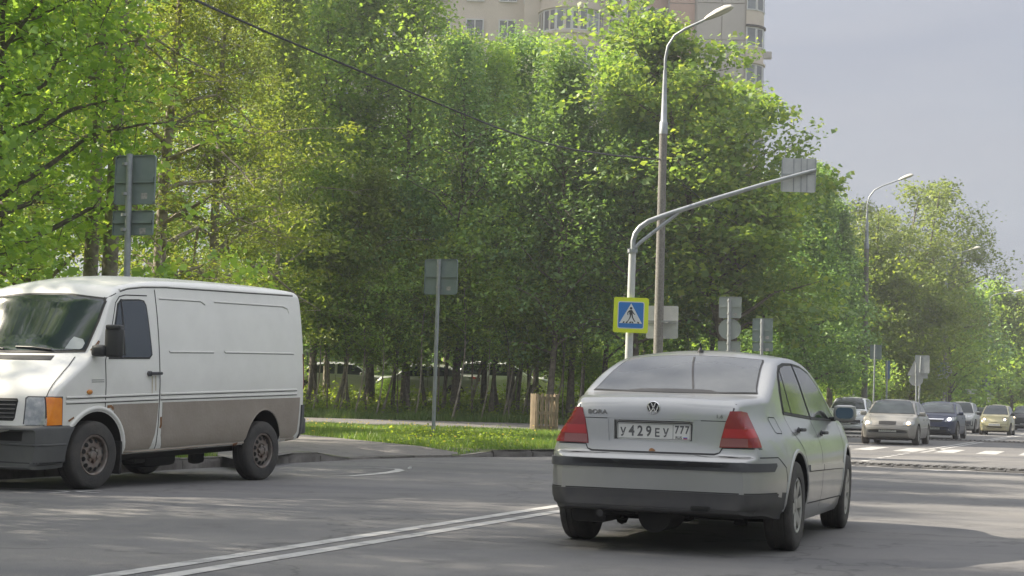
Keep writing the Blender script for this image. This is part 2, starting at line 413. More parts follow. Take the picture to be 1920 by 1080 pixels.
def drape(name, outline, m, dz, grid, parent=None, x0=-1e9):
    bm = bmesh.new()
    vs_ = [bm.verts.new((p[0], p[1], 0)) for p in outline]; bm.faces.new(vs_)
    xs = [p[0] for p in outline]; ys = [p[1] for p in outline]
    for ax, lo, hi in ((0, min(xs), max(xs)), (1, min(ys), max(ys))):
        g = math.floor(lo / grid) * grid + grid
        while g < hi:
            no = Vector((1, 0, 0)) if ax == 0 else Vector((0, 1, 0))
            bmesh.ops.bisect_plane(bm, geom=bm.verts[:] + bm.edges[:] + bm.faces[:], plane_co=no * g, plane_no=no)
            g += grid
    bmesh.ops.triangulate(bm, faces=bm.faces[:])
    for v in bm.verts: v.co.z = tz(v.co.x, v.co.y) + dz
    for f in bm.faces:
        if f.normal.z < 0: f.normal_flip()
    bm.normal_update()
    me = bpy.data.meshes.new(name); bm.to_mesh(me); bm.free(); me.polygons.foreach_set('use_smooth', [True] * len(me.polygons))
    return link(name, me, parent, [m])
def kp(a, off=.0): return rf(a, kerb_lat(a) - off)
near = [kp(a, .02) for a in [-20, 0, 10, 18, 22.2, 23, 23.6, 24.2, 25, 26, 26.8, 27.4, 27.9, 28.3, 29.2, 30.6, 36, 44, 52, 58, 61, 64, 80, 100]]
verge = drape('grass_verge', [p[:2] for p in near] + [rf(100, -60)[:2], rf(-20, -60)[:2]], m_soil, 0.0, 1.6)
meta(verge, kind='structure')
b = MB(); b.quad((-200, 20, .5), (-200, 260, .5), (-26, 260, .5), (-26, 20, .5))
b.add([rf(100, -11.62, .13), rf(400, -11.62, .13), rf(400, -130, .3), rf(100, -130, .3)], [(0, 1, 2, 3)])
meta(b.build('far_ground', m_soil), kind='structure')
b = MB(); b.quad(rf(-60, 3.15, .13), rf(420, 3.15, .13), rf(420, 100, .2), rf(-60, 100, .2))
meta(b.build('right_verge', m_soil), kind='structure')

# kerb stones, each its own piece
kerb = bpy.data.objects.new('kerb', None); COL.objects.link(kerb); meta(kerb, kind='structure')
def stone_mesh(L_):
    bm = bmesh.new(); bmesh.ops.create_cube(bm, size=1)
    for v in bm.verts: v.co = Vector((v.co.x * L_, v.co.y * .15, v.co.z * .30 + .0))
    ed = [e for e in bm.edges if abs(e.verts[0].co.x - e.verts[1].co.x) > .1 and e.verts[0].co.z > 0]
    bmesh.ops.bevel(bm, geom=ed, offset=.03, segments=2, affect='EDGES')
    me = bpy.data.meshes.new('kerb_stone'); bm.to_mesh(me); bm.free(); me.materials.append(m_kerb); return me
st_me = stone_mesh(.985)
rng = random.Random(5)
def lay(a0, a1, side=-1, off=0.075):
    a = a0
    while a < a1:
        p = rf(a, kerb_lat(a) - off) if side < 0 else rf(a, 3.075); q = rf(a + .9, kerb_lat(a + .9) - off) if side < 0 else rf(a + 1, 3.075)
        d = (q - p).normalized(); c = p + d * .5
        o = link('kerb_stone', st_me, kerb)
        low = ss(22.9, 23.9, a + .5) * (1 - ss(27.2, 28.0, a + .5)) if side < 0 else 0
        low2 = .05 * ss(27.5, 28.5, a + .5)*(1-ss(50,60,a)) if side<0 else 0
        lw = lambda q_: (ss(22.9, 23.9, q_) * (1 - ss(27.2, 28.0, q_))) * .108 + .03 * ss(27.5, 28.5, q_) * (1 - ss(50, 60, q_)) if side < 0 else 0
        o.location = (c.x, c.y, -.005 - low * .108 - low2*.6 + rng.uniform(-.006, .006))
        o.rotation_euler = (rng.uniform(-.015, .015), rng.uniform(-.006, .006) + (lw(a + 1) - lw(a)) * .9, math.atan2(d.y, d.x) + rng.uniform(-.008, .008))
        a += 1.0 * (a + 1 - a) / max(.8, abs((q - p).length / .9)) if False else 1.0 / max(1.0, (q - p).length / .9)
lay(8, 58)
for a0, a1 in ((58, 64), (64, 130)):
    bb = MB(); n_ = 8
    p, q = rf(a0, kerb_lat(a0 + .01) - .075, 0), rf(a1, kerb_lat(a1 - .01) - .075, 0); d = q - p
    R_ = Matrix.Rotation(math.atan2(d.y, d.x), 3, 'Z')
    bb.box((p + q) / 2 + Vector((0, 0, .02)), (d.length, .15, .24), mat=R_, bev=.02); o = bb.build('kerb_run', m_kerb, kerb)
bb = MB(); p, q = rf(-20, 3.075), rf(200, 3.075); d = q - p
bb.box((p + q) / 2 + Vector((0, 0, .02)), (d.length, .15, .24), mat=Matrix.Rotation(math.atan2(d.y, d.x), 3, 'Z'), bev=.02); bb.build('kerb_run', m_kerb, kerb)

# side path and asphalt apron
ap = [gnd(455, 868, .12), kp(22.6, .15), kp(23.6, .15), kp(24.8, .15), kp(26, .15), kp(27.2, .15), gnd(862, 851, .045), gnd(800, 841, .11), gnd(720, 831, .13), gnd(640, 823, .13), gnd(575, 817.5, .13),
      Vector((-6.4, 38.6, 0)), Vector((-9.5, 40, 0)), Vector((-9.0, 32, 0)), Vector((-5.6, 27.4, 0))]
apron = drape('side_pavement', [p[:2] for p in ap], m_apron, .014, .7); meta(apron, kind='structure')
APR = [(p[0], p[1]) for p in ap]
path = drape('footpath', [(-24, 46.4), (-24, 52.8), (-10, 54.0), (0, 55.4), (4.6, 56.2), (6.5, 49.6), (0, 48.3), (-10, 47.3)], m_apron, .014, 1.5); meta(path, kind='structure')

# painted markings (children of the road, 4 mm above it)
def ribbon(name, pts, w, z=.004, parent=road):
    b = MB(); L_ = []; R__ = []
    for i, p in enumerate(pts):
        a = pts[max(0, i - 1)]; c = pts[min(len(pts) - 1, i + 1)]
        d = (c - a).normalized(); nrm = Vector((-d.y, d.x, 0)); ww = w[i] if hasattr(w, '__len__') else w
        L_.append(Vector((p.x, p.y, z)) + nrm * ww / 2); R__.append(Vector((p.x, p.y, z)) - nrm * ww / 2)
    for i in range(len(pts) - 1): b.quad(R__[i], R__[i + 1], L_[i + 1], L_[i])
    return b.build(name, m_mark, parent, fix=False)
l1 = lambda a: -5.06 + .0133 * (a - 10)
for off in (0, .27):
    ribbon('centre_line', [rf(a, l1(a) + off) for a in (2, 10, 20, 31.0)], .13)
    ribbon('centre_line', [rf(a, l1(a) + off + .1) for a in (42.6, 60, 61.6)], .13)
    ribbon('centre_line', [rf(a, l1(a) + off + .1) for a in (62.4, 90, 140, 200)], .13)
a = 32.2
while a < 41.5:
    ribbon('lane_dash', [rf(a, -4.48), rf(a + .75, -4.48)], .14); a += 1.25
for k in range(-4, 8):
    l0 = -5.05 + k * 1.03
    if l0 < 2.4:
        b = MB(); b.quad(rf(43.2, l0, .004), rf(43.2, l0 + .5, .004), rf(47.2, l0 + .5, .004), rf(47.2, l0, .004)); b.build('zebra_stripe', m_mark, road, fix=False)
for u0, u1, v in ((1600, 1612, 874), (1616, 1651, 874.5), (1740, 1780, 882), (1785, 1817, 882.5), (1900, 1930, 886), (1742, 1775, 843.2)):
    p, q = gnd(u0, v), gnd(u1, v); ribbon('hump_dash', [p, q], .38)
arc = [gnd(u, v) for u, v in ((560, 891.5), (610, 893.5), (655, 893), (700, 889.5), (735, 885.5), (750, 882), (745, 879.6), (710, 877.6), (650, 876.2))]
ribbon('bay_line', arc, [.04, .06, .1, .16, .16, .14, .1, .06, .04])
ribbon('bay_line', [gnd(-40, 914), gnd(80, 919), gnd(185, 925)], .07)
ribbon('bay_line', [gnd(95, 925), gnd(140, 922), gnd(188, 920.5)], .09)

# rubber speed humps made of bolted segments
m_hump = mat('hump_rubber', (.028, .028, .030), .8, var=(.05, .048, .046), vscale=9, bump=.4, bscale=40)
def hump(p, q, label):
    t = thing('speed_hump', label, 'speed hump', (p.x, p.y, 0), math.atan2(q.y - p.y, q.x - p.x))
    L_ = (q - p).length; n_ = int(L_ / .5)
    b = MB(); prof = [(-.3, 0.0), (-.29, .012), (-.15, .042), (0, .052), (.15, .042), (.29, .012), (.3, 0)]
    b.prism([(y, z) for y, z in prof], 0.006, .494, frame=lambda a_, b_, h_: Vector((h_, a_, b_)))
    for sx_ in (.1, .25, .4):
        for sy_ in (-.17, 0, .17): b.box((sx_, sy_, .052 - abs(sy_) * .06), (.07, .09, .014))
    me = b.mesh('segment', [m_hump])
    r_ = random.Random(3)
    for k in range(n_):
        o = link('segment', me, t); o.location = (k * .5, r_.uniform(-.01, .01), r_.uniform(0, .006) + .001); o.rotation_euler = (0, r_.uniform(-.01, .01), r_.uniform(-.01, .01))
P0, P1 = gnd(1600, 872), gnd(1920, 886); d_ = (P1 - P0).normalized()
hump(P0 - d_ * 4.2, P1 + d_ * 3.5, 'black rubber speed hump across the road just in front of the zebra crossing')
hump(rf(61.9, -9.2), rf(61.9, 2.9), 'far black rubber speed hump beyond the zebra crossing beneath the oncoming cars')

# ------------------------------------------------------------------ grass, weeds, flowers (stuff)
def inpoly(x, y, P_):
    c = False; n_ = len(P_); j = n_ - 1
    for i in range(n_):
        if (P_[i][1] > y) != (P_[j][1] > y) and x < (P_[j][0] - P_[i][0]) * (y - P_[i][1]) / (P_[j][1] - P_[i][1]) + P_[i][0]: c = not c
        j = i
    return c
PTH = [(-24, 46.4), (-24, 52.8), (-10, 54.0), (0, 55.4), (4.6, 56.2), (6.5, 49.6), (0, 48.3), (-10, 47.3)]
rng = random.Random(11)
def blades(name, n_, box_, hmin, hmax, wid, m, cond=None, leafy=False):
    V = []; F = []
    cnt = 0; tries = 0
    while cnt < n_ and tries < n_ * 4:
        tries += 1
        x = rng.uniform(box_[0], box_[1]); y = rng.uniform(box_[2], box_[3])
        a, l = to_rf(x, y)
        if l > kerb_lat(a) - .17 or inpoly(x, y, APR) or inpoly(x, y, PTH): continue
        if cond and not cond(x, y): continue
        clump = .55 + .9 * (0.5 + 0.5 * sin(x * 2.3 + 1.7 * sin(y * 1.9)) * cos(y * 1.3 + sin(x * 1.1)))
        if clump < .8 and rng.random() < .55: continue
        h_ = rng.uniform(hmin, hmax) * clump; z = tz(x, y); an = rng.uniform(0, pi); w_ = wid * rng.uniform(.6, 1.4)
        dx, dy = cos(an) * w_, sin(an) * w_; lx, ly = rng.gauss(0, .35) * h_, rng.gauss(0, .35) * h_
        i = len(V)
        if leafy:
            zc = z + h_ * rng.uniform(.15, 1); s_ = wid * rng.uniform(.6, 1.5)
            n1 = Vector((rng.gauss(0, 1), rng.gauss(0, 1), rng.gauss(0, .6))).normalized() * s_
            n2 = Vector((rng.gauss(0, 1), rng.gauss(0, 1), rng.gauss(0, .6))).normalized() * s_ * .7
            c = Vector((x, y, zc)); V += [c - n1, c - n2, c + n1, c + n2]; F.append((i, i + 1, i + 2, i + 3))
        else:
            V += [(x - dx, y - dy, z - .01), (x + dx, y + dy, z - .01), (x + lx, y + ly, z + h_)]; F.append((i, i + 1, i + 2))
        cnt += 1
    me = bpy.data.meshes.new(name); me.from_pydata(V, [], F)
    return meta(link(name, me, None, [m]), kind='stuff')
meta(blades('grass', 60000, (-9, 7, 27, 44), .05, .16, .011, lf_grass), 'green grass on the verge in front of the footpath', 'grass')
blades('grass', 16000, (-13, 9, 43.5, 48.3), .04, .09, .018, lf_grass)['label'] = 'green grass along the near edge of the footpath'
blades('grass', 5000, (-8, -3, 22, 27), .05, .12, .01, lf_grass)['label'] = 'grass strip seen beneath the white van'
blades('grass', 30000, (-16, 12, 53.5, 59), .10, .30, .02, lf_grass)['label'] = 'grass on the bank beyond the footpath'
blades('weeds', 26000, (-16, 10, 56.5, 63), .15, .62, .055, lf_weed, leafy=True)['label'] = 'leafy weeds around the trunks of the thicket'
blades('weeds', 2500, (-2.4, .4, 28, 36.5), .08, .3, .03, lf_weed, cond=lambda x, y: (x + 1.62) ** 2 + (y - 35.9) ** 2 < 1.2 or rng.random() < .25, leafy=True)['label'] = 'weeds round the foot of the square sign post'
m_dand = mat('dandelion_yellow', (.65, .48, .03), .7)
b = MB(); rg = random.Random(4)
for k in range(190):
    x, y = rg.uniform(-8, 3), rg.uniform(30, 47)
    if rg.random() < .5: x = rg.uniform(-8, -1); y = rg.uniform(38, 47)
    a, l = to_rf(x, y)
    if l > kerb_lat(a) - .2 or inpoly(x, y, APR) or inpoly(x, y, PTH): continue
    z = tz(x, y) + rg.uniform(.1, .2); r_ = rg.uniform(.018, .03)
    b.add([(x + r_ * cos(t), y + r_ * sin(t), z + rg.uniform(-.004, .008)) for t in (0, 1.05, 2.1, 3.14, 4.2, 5.2)] + [(x, y, z + .02)], [(i, (i + 1) % 6, 6) for i in range(6)] + [(5, 4, 3, 2, 1, 0)])
    b.add([(x - .003, y, z - .15), (x + .003, y, z - .15), (x, y, z)], [(0, 1, 2)])
meta(b.build('dandelions', m_dand), 'yellow dandelions scattered in the verge grass', 'flowers', kind='stuff')
b = MB()
p = gnd(768, 879); b.box((p.x, p.y, .012), (.05, .035, .02)); b.box((p.x + .01, p.y - .01, .022), (.03, .03, .012), mat=Matrix.Rotation(.5, 3, 'Z'))
meta(b.build('litter', m_white), 'tiny white scrap of litter on the asphalt by the curved line', 'litter')

# ------------------------------------------------------------------ apartment tower
m_cream = mat('cream_panel', (.56, .49, .42), .85, var=(.50, .44, .375), vscale=.5, bump=.1)
m_pink = mat('pink_panel', (.50, .345, .30), .85, var=(.45, .31, .27), vscale=.6)
m_gwall = mat('grey_beige_panel', (.45, .42, .40), .85, var=(.40, .37, .355), vscale=.4)
m_frame = mat('window_frame_white', (.55, .55, .55), .5)
m_pane = mat('window_pane', (.19, .21, .23), .12, 0, .7, var=(.06, .07, .085), vscale=.35, rand=.6)
BY = 122.0
def bx(u): return at(u, 60, BY).x
def bz(u, v): return at(u, v, BY).z
ST = 2.8
def pz(d):  # plan polygons
    return d
tower = thing('apartment_building', 'tall cream and pink panel apartment tower with rounded glazed bays behind the trees', 'building', (bx(1200), BY, 0))
ox, oy = bx(1200), BY
def tb(b, name, m, smooth=None):
    b.v = [(x - ox, y - oy, z) for x, y, z in b.v]; return b.build(name, m, tower, smooth)
def arcpts(cx_, cy_, r_, a0, a1, n_): return [(cx_ + r_ * cos(a0 + (a1 - a0) * i / n_), cy_ + r_ * sin(a0 + (a1 - a0) * i / n_)) for i in range(n_ + 1)]
H0, H1 = -1, 47
xl, xr = bx(1012), bx(1128); cxa = (xl + xr) / 2; ra = (xr - xl) / 2
b = MB(); b.prism([(bx(470), BY + 1.5), (xl - 1.2, BY + 1.5), (xl - 1.2, BY), (xl, BY)] + arcpts(cxa, BY, ra, pi, 2 * pi, 16)[1:-1] + [(xr, BY), (bx(1164), BY), (bx(1164), BY + 14), (bx(470), BY + 14)], H0, H1); tb(b, 'wall', m_cream, 30)
b = MB(); b.box(((bx(1164) + bx(1173)) / 2, BY + .3, 23), (bx(1173) - bx(1164), 1.6, 48)); tb(b, 'pier', m_frame)
b = MB(); b.prism([(bx(1173), BY + .9), (bx(1256), BY + 2.2), (bx(1256), BY + 14), (bx(1173), BY + 14)], H0, H1); tb(b, 'loggia_wall', m_pink)
b = MB(); b.prism([(bx(1256), BY + 1.2), (bx(1307), BY + 1.2), (bx(1307), BY + .8), (bx(1401), BY + .8), (bx(1401), BY + 14), (bx(1256), BY + 14)], H0, H1); tb(b, 'blank_wall', m_gwall)
rb = bx(1440) - bx(1401)
b = MB(); b.prism([(bx(1401), BY + 14)] + arcpts(bx(1401), BY + .8 + rb * .9, rb, -pi / 2, 0, 10) + [(bx(1440), BY + 14)], H0, H1); tb(b, 'bay_wall', m_cream, 30)
def win(p, q, z0, z1, nrm, mull=1, depth=.12):
    """one framed window between plan points p and q"""
    p, q = Vector((p[0], p[1], 0)), Vector((q[0], q[1], 0)); d = q - p; L_ = d.length; d.normalize(); n_ = Vector((nrm[0], nrm[1], 0)).normalized()
    fr = lambda a_, b_, h_: p + d * a_ + n_ * h_ + Vector((0, 0, b_))
    b = MB(); t = .09
    b.prism([(0, z0), (L_, z0), (L_, z0 + t), (0, z0 + t)], 0, depth, fr); b.prism([(0, z1 - t), (L_, z1 - t), (L_, z1), (0, z1)], 0, depth, fr)
    xs = [0] + [L_ * (i + 1) / (mull + 1) - t / 2 for i in range(mull)] + [L_ - t]
    for x_ in xs: b.prism([(x_, z0 + t), (x_ + t, z0 + t), (x_ + t, z1 - t), (x_, z1 - t)], 0, depth - .003, fr)
    w_ = tb(b, 'window', m_frame)
    b = MB(); b.prism([(t * .5, z0 + t * .5), (L_ - t * .5, z0 + t * .5), (L_ - t * .5, z1 - t * .5), (t * .5, z1 - t * .5)], .01, .05, fr)
    b.v = [(x - ox, y - oy, z) for x, y, z in b.v]; b.build('pane', m_pane, w_)
zA = bz(1070, 68); hA = bz(1070, 28) - zA
zL = bz(1215, 46); hL = 1.65
zR = bz(1420, 84); hR = 1.5
for k in range(-9, 5):
    z0 = zA + k * ST
    if z0 < 1 or z0 > 44: continue
    AP_ = arcpts(cxa, BY, ra + .02, pi, 2 * pi, 6)
    for i in range(6):
        p, q = Vector(AP_[i]), Vector(AP_[i + 1]); mid = (p + q) / 2 - Vector((cxa, BY)); win(AP_[i], AP_[i + 1], z0, z0 + hA, mid, 1, .06)
    b = MB(); b.prism(arcpts(cxa, BY, ra + .14, pi, 2 * pi, 16), z0 + hA + .05, z0 + hA + .22); tb(b, 'cornice', m_cream, 30)
    b = MB(); b.prism(arcpts(cxa, BY, ra + .10, pi, 2 * pi, 16), z0 - .22, z0 - .04); tb(b, 'sill_band', m_cream, 30)
    win((bx(1140), BY - .02), (bx(1161), BY - .02), z0 - .1, z0 + hA - .2, (0, -1), 0)
    win((bx(990), BY + 1.48), (xl - 1.25, BY + 1.48), z0 - .1, z0 + hA - .1, (0, -1), 0)
    b = MB(); b.box(((bx(1128) + bx(1163)) / 2, BY - .06, z0 + hA + .45), (bx(1163) - bx(1128), .14, .14)); tb(b, 'cornice', m_cream)
    for u0 in range(500, 960, 62):
        win((bx(u0), BY + 1.48), (bx(u0 + 34), BY + 1.48), z0, z0 + 1.45, (0, -1), 1)
    # loggia glazing
    z2 = zL + k * ST; P_, Q_ = Vector((bx(1175), BY + .88)), Vector((bx(1254), BY + 2.12))
    for t0, t1, mu in ((.0, .24, 0), (.25, .62, 2), (.64, 1.0, 1)):
        win(P_.lerp(Q_, t0), P_.lerp(Q_, t1), z2, z2 + hL, (.3, -1), mu)
    # panels with open joints
    for (ua, ub, yy, mm) in ((1258, 1305, BY + 1.2, m_pink), (1309, 1354, BY + .8, m_gwall), (1356, 1399, BY + .8, m_gwall)):
        b = MB(); b.box(((bx(ua) + bx(ub)) / 2, yy - .03, z2 + .55), (bx(ub) - bx(ua), .1, ST - .07), bev=.02); tb(b, 'panel', mm)
    z3 = zR + k * ST
    BP = arcpts(bx(1401), BY + .8 + rb * .9, rb + .02, -pi / 2, 0, 3)
    for i in range(3): win(BP[i], BP[i + 1], z3, z3 + hR, Vector(BP[i]) + Vector(BP[i + 1]) - 2 * Vector((bx(1401), BY + .8 + rb * .9)), 0, .06)
    b = MB(); b.prism([(bx(1401), BY + .8 + rb * .9)] + arcpts(bx(1401), BY + .8 + rb * .9, rb + .16, -pi / 2, 0, 10), z3 + hR + .04, z3 + hR + .18); tb(b, 'cornice', m_seam if k % 2 == 0 else m_cream, 30)
for k, (u_, v_) in enumerate(((1439, 104), (1166, 60), (1259, 118))):
    q_ = at(u_, v_, BY - .4); b = MB(); b.box((q_.x, q_.y, q_.z), (.6, .35, .55), bev=.04); b.box((q_.x, q_.y - .18, q_.z), (.36, .04, .36), bev=.015); tb(b, 'air_conditioner', m_gwall)
# low outbuilding glimpsed left of the grey saloon
ub_ = thing('outbuilding', 'low outbuilding with white ribbed gate and pink plinth behind the pallet crate', 'building', (5.0, 78, .8))
b = MB(); b.box((1.0, 2, 1.6), (6, 4, 3.2)); b.build('wall', m_cream, ub_)
b = MB(); b.box((1.9, -.05, .35), (4.2, .1, .9)); b.build('plinth', m_pink, ub_)
for k in range(9):
    b = MB(); b.box((-2.05 + k * .2, -.07, 1.45), (.17, .1, 2.5)); b.build('gate_board', m_white, ub_)
b = MB(); b.box((1.2, -.06, 1.75), (.9, .1, .8)); b.build('window', m_frame, ub_)
# ================================================================== TREES
def np_mesh(name, V, quads, m):
    me = bpy.data.meshes.new(name); V = np.asarray(V, dtype=np.float32)
    nq = len(V) // 4 if quads is None else len(quads)
    me.vertices.add(len(V)); me.vertices.foreach_set('co', V.ravel())
    idx = np.arange(len(V), dtype=np.int32) if quads is None else np.asarray(quads, dtype=np.int32).ravel()
    me.loops.add(len(idx)); me.loops.foreach_set('vertex_index', idx)
    me.polygons.add(nq); me.polygons.foreach_set('loop_start', np.arange(nq, dtype=np.int32) * 4)
    me.polygons.foreach_set('loop_total', np.full(nq, 4, dtype=np.int32))
    me.update(calc_edges=True); me.materials.append(m); return me
def leaves(name, centres, sig, n_per, size, m, R_, droop=0.0, aspect=.62, dirs=None):
    """folded leaf quads scattered about clump centres"""
    C = np.repeat(centres, n_per, axis=0); S = np.repeat(sig, n_per, axis=0)
    N = len(C)
    g = R_.normal(size=(N, 3)); rad = np.linalg.norm(g, axis=1, keepdims=True); g = g / rad * np.minimum(rad, 1.9)
    P_ = C + g * S
    P_[:, 2] -= droop * np.abs(R_.normal(size=N)) * S[:, 2]
    a = R_.normal(size=(N, 3)); a[:, 2] = a[:, 2] * .55 - .25; a /= np.linalg.norm(a, axis=1, keepdims=True)
    tilt = np.repeat(R_.normal(size=centres.shape) * .55, n_per, axis=0)
    up = np.array([0, 0, 1.0]) + tilt + R_.normal(size=(N, 3)) * .38
    size_k = .88
    b_ = np.cross(a, up); b_ /= (np.linalg.norm(b_, axis=1, keepdims=True) + 1e-6)
    nn = np.cross(b_, a)
    sz = size * size_k * np.clip(np.exp(R_.normal(size=(N, 1)) * .34), .45, 1.9)
    V = np.empty((N, 4, 3))
    V[:, 0] = P_ - a * sz * .5; V[:, 2] = P_ + a * sz * .5
    V[:, 1] = P_ - b_ * sz * aspect * .5 + nn * sz * .12 - a * sz * .1; V[:, 3] = P_ + b_ * sz * aspect * .5 + nn * sz * .12 - a * sz * .1
    return np_mesh(name, V.reshape(-1, 3), None, m)
def tree_mesh(seed, H, rad, base, leafm, barkm, n_limb=26, clumps=4, n_per=60, size=.15, trunk_r=.14, lean=(0, 0), sig=(.42, .26), shape='oval', fork=0, droop=0, twig=True, shell=.62, aspect=.62, wob=.25, total=None):
    R_ = np.random.RandomState(seed); rg = random.Random(seed)
    b = MB()
    def env(t):     # crown radius at relative height t (0 base .. 1 top)
        if shape == 'oval': return rad * max(.12, (1 - abs(2 * t - .85) ** 2.3)) if t < 1 else .1
        if shape == 'cone': return rad * max(.10, (1 - t) ** .75) * min(1, .45 + 3 * t)
        if shape == 'wide': return rad * max(.15, math.sqrt(max(0, 1 - (1.6 * t - .62) ** 2)))
        if shape == 'column': return rad * (0.75 + .25 * sin(t * 9 + seed)) * max(.2, 1 - t ** 5)
        return rad
    stems = []
    nst = 1 + fork
    for s_ in range(nst):
        an = rg.uniform(0, 2 * pi); tilt = (rad * .45 if nst > 1 else 0)
        pts = []; nseg = 9
        ph = rg.uniform(0, 6)
        for i in range(nseg + 1):
            t = i / nseg; k = max(0, (t * H - base * .6) / H) if nst > 1 else 0
            pts.append(Vector((lean[0] * t * H * (1 - .3 * t) + wob * sin(ph + t * 5) * t * .8 + cos(an) * tilt * k * 2, lean[1] * t * H + wob * cos(ph * 1.3 + t * 4.3) * t * .8 + sin(an) * tilt * k * 2, t * H * (.97 if s_ == 0 else rg.uniform(.75, .95)))))
        rr = [trunk_r * (1.25 if i == 0 else 1) * (1 - .93 * (i / nseg) ** .85) + .008 for i in range(nseg + 1)]
        b.tube(pts, rr, 8 if trunk_r > .1 else 6, cap=False); stems.append((pts, rr, nseg))
    centres = []; sg = []
    for i in range(n_limb):
        pts, rr, nseg = stems[i % nst]
        t = (base / H) + (1 - base / H) * ((i + rg.random()) / n_limb) ** .9
        f = min(.985, t) * nseg; j = int(f); p = pts[j].lerp(pts[j + 1], f - j); r0 = rr[j] * .5
        an = i * 2.399 + rg.uniform(-.5, .5)
        tc_ = (t * H - base) / (H - base)
        e = env(min(1, tc_ + .1)) * rg.uniform(.55, 1.08)
        rise = rg.uniform(.15, .75) * e if shape != 'cone' else rg.uniform(-.1, .35) * e
        if droop: rise -= droop * e * .6
        end = p + Vector((cos(an) * e, sin(an) * e, rise))
        mid = p.lerp(end, .5) + Vector((0, 0, .12 * e * (1 if not droop else 2.2))) + Vector((rg.gauss(0, .08), rg.gauss(0, .08), 0)) * e
        q = [p, p.lerp(mid, .55) + Vector((rg.gauss(0, .04), rg.gauss(0, .04), 0)) * e, mid, mid.lerp(end, .55) + Vector((rg.gauss(0, .06), rg.gauss(0, .06), rg.gauss(0, .04))) * e, end]
        r0 = max(.012, min(r0, .02 + e * .02))
        b.tube(q, [r0, r0 * .8, r0 * .55, r0 * .35, .006], 5, cap=False)
        for c in range(clumps):
            fr = 1 - (c / clumps) * (1 - shell * .4); ff = fr * 4; jj = min(3, int(ff)); o = q[jj].lerp(q[jj + 1], ff - jj)
            off = Vector((rg.gauss(0, 1), rg.gauss(0, 1), rg.gauss(.15, .6))) * e * .24
            cpt = o + off
            if cpt.z < base * .75: cpt.z = base * .75 + rg.uniform(0, .4)
            if twig: b.tube([o, o.lerp(cpt, .6) + Vector((0, 0, .05)), cpt], [.010, .007, .004], 3, cap=False)
            centres.append(cpt); k = rg.uniform(.65, 1.35); sg.append((sig[0] * k, sig[0] * k, sig[1] * k))
    if total: total *= LEAF_K
    if total: n_per = max(8, int(total / len(centres)))
    tm = b.mesh('trunk', [barkm], smooth=60, fix=False)
    cm = leaves('crown', np.array([tuple(c) for c in centres]), np.array(sg), n_per, size, leafm, R_, droop, aspect)
    return tm, cm
TREE_N = [0]
LEAF_K = 1.0
def plant(meshes, x, y, label, rz=0.0, s=1.0, group=None, name='tree', sz=None, cat='tree'):
    t = thing(name, label, cat, (x, y, tz(x, y) - .05 if y < 75 else .2), rz, group)
    t.scale = (s, s, sz or s)
    a_ = link('trunk', meshes[0], t); c_ = link('crown', meshes[1], t)
    TREE_N[0] += 1; return t
def X(u, Y): return (u - 960) * Y / F_PX * 1.0 + (.0278) * 0 * Y

# crown types
T = {}
T['mid1'] = tree_mesh(1, 17.5, 3.1, 2.3, lf_mid, m_bark, 46, 6, 0, .17, .15, shape='column', total=19000, sig=(.5, .34), droop=.25)
T['mid2'] = tree_mesh(2, 16.5, 2.9, 2.5, lf_mid, m_bark, 42, 6, 0, .16, .13, shape='column', total=18500, sig=(.46, .3), lean=(.05, 0))
T['dark1'] = tree_mesh(3, 14.2, 3.0, 2.5, lf_dark, m_bark, 40, 6, 0, .16, .14, shape='oval', total=17000, sig=(.5, .34), lean=(-.04, .02))
T['yel1'] = tree_mesh(4, 16.8, 3.0, 3.2, lf_yel, m_bark2, 40, 5, 0, .17, .13, shape='column', total=16000, sig=(.5, .38), droop=.5)
T['young1'] = tree_mesh(5, 9.5, 1.9, 2.1, lf_mid, m_bark, 26, 5, 0, .15, .075, shape='oval', total=7500, sig=(.4, .3), lean=(.10, .02), wob=.5)
T['young2'] = tree_mesh(6, 8.5, 1.8, 2.0, lf_dark, m_bark, 24, 5, 0, .14, .065, shape='oval', total=7000, sig=(.4, .3), lean=(-.13, .0), wob=.6)
T['young3'] = tree_mesh(7, 8.8, 1.7, 1.8, lf_yel, m_bark2, 22, 5, 0, .15, .055, shape='oval', total=6500, sig=(.4, .3), lean=(.22, .0), wob=.5)
T['brown'] = tree_mesh(8, 14.6, 3.2, 3.0, lf_dark, m_bark, 70, 8, 0, .13, .16, shape='oval', total=15000, sig=(.42, .3))
T['maple'] = tree_mesh(9, 14.6, 4.0, 3.2, lf_maple, m_bark, 60, 8, 0, .185, .22, shape='wide', total=44000, sig=(.50, .24), fork=1, aspect=.9)
T['linden'] = tree_mesh(10, 11.6, 2.9, 1.9, lf_dark, m_bark, 60, 7, 0, .17, .18, shape='cone', total=36000, sig=(.45, .3))
T['airy'] = tree_mesh(11, 16, 5.2, 3.5, lf_pale, m_bark, 46, 6, 0, .22, .24, shape='wide', total=20000, sig=(.6, .45), fork=3)
T['bright'] = tree_mesh(12, 10.0, 3.8, 1.2, lf_yel, m_bark, 40, 6, 0, .24, .16, shape='wide', total=20000, sig=(.6, .35))
T['birch'] = tree_mesh(13, 15.5, 2.3, 3.5, lf_yel, m_bark2, 36, 5, 0, .12, .11, shape='column', total=13000, sig=(.32, .55), droop=1.1)
T['larch'] = tree_mesh(14, 13, 3.6, 3.0, lf_larch, m_bark2, 46, 9, 0, .085, .17, shape='cone', total=46000, sig=(.26, .12), droop=.3, aspect=.4)
T['nearmaple'] = tree_mesh(15, 11, 3.4, 1.9, lf_mid, m_bark, 50, 8, 0, .125, .16, shape='wide', total=34000, sig=(.36, .2), aspect=.85)
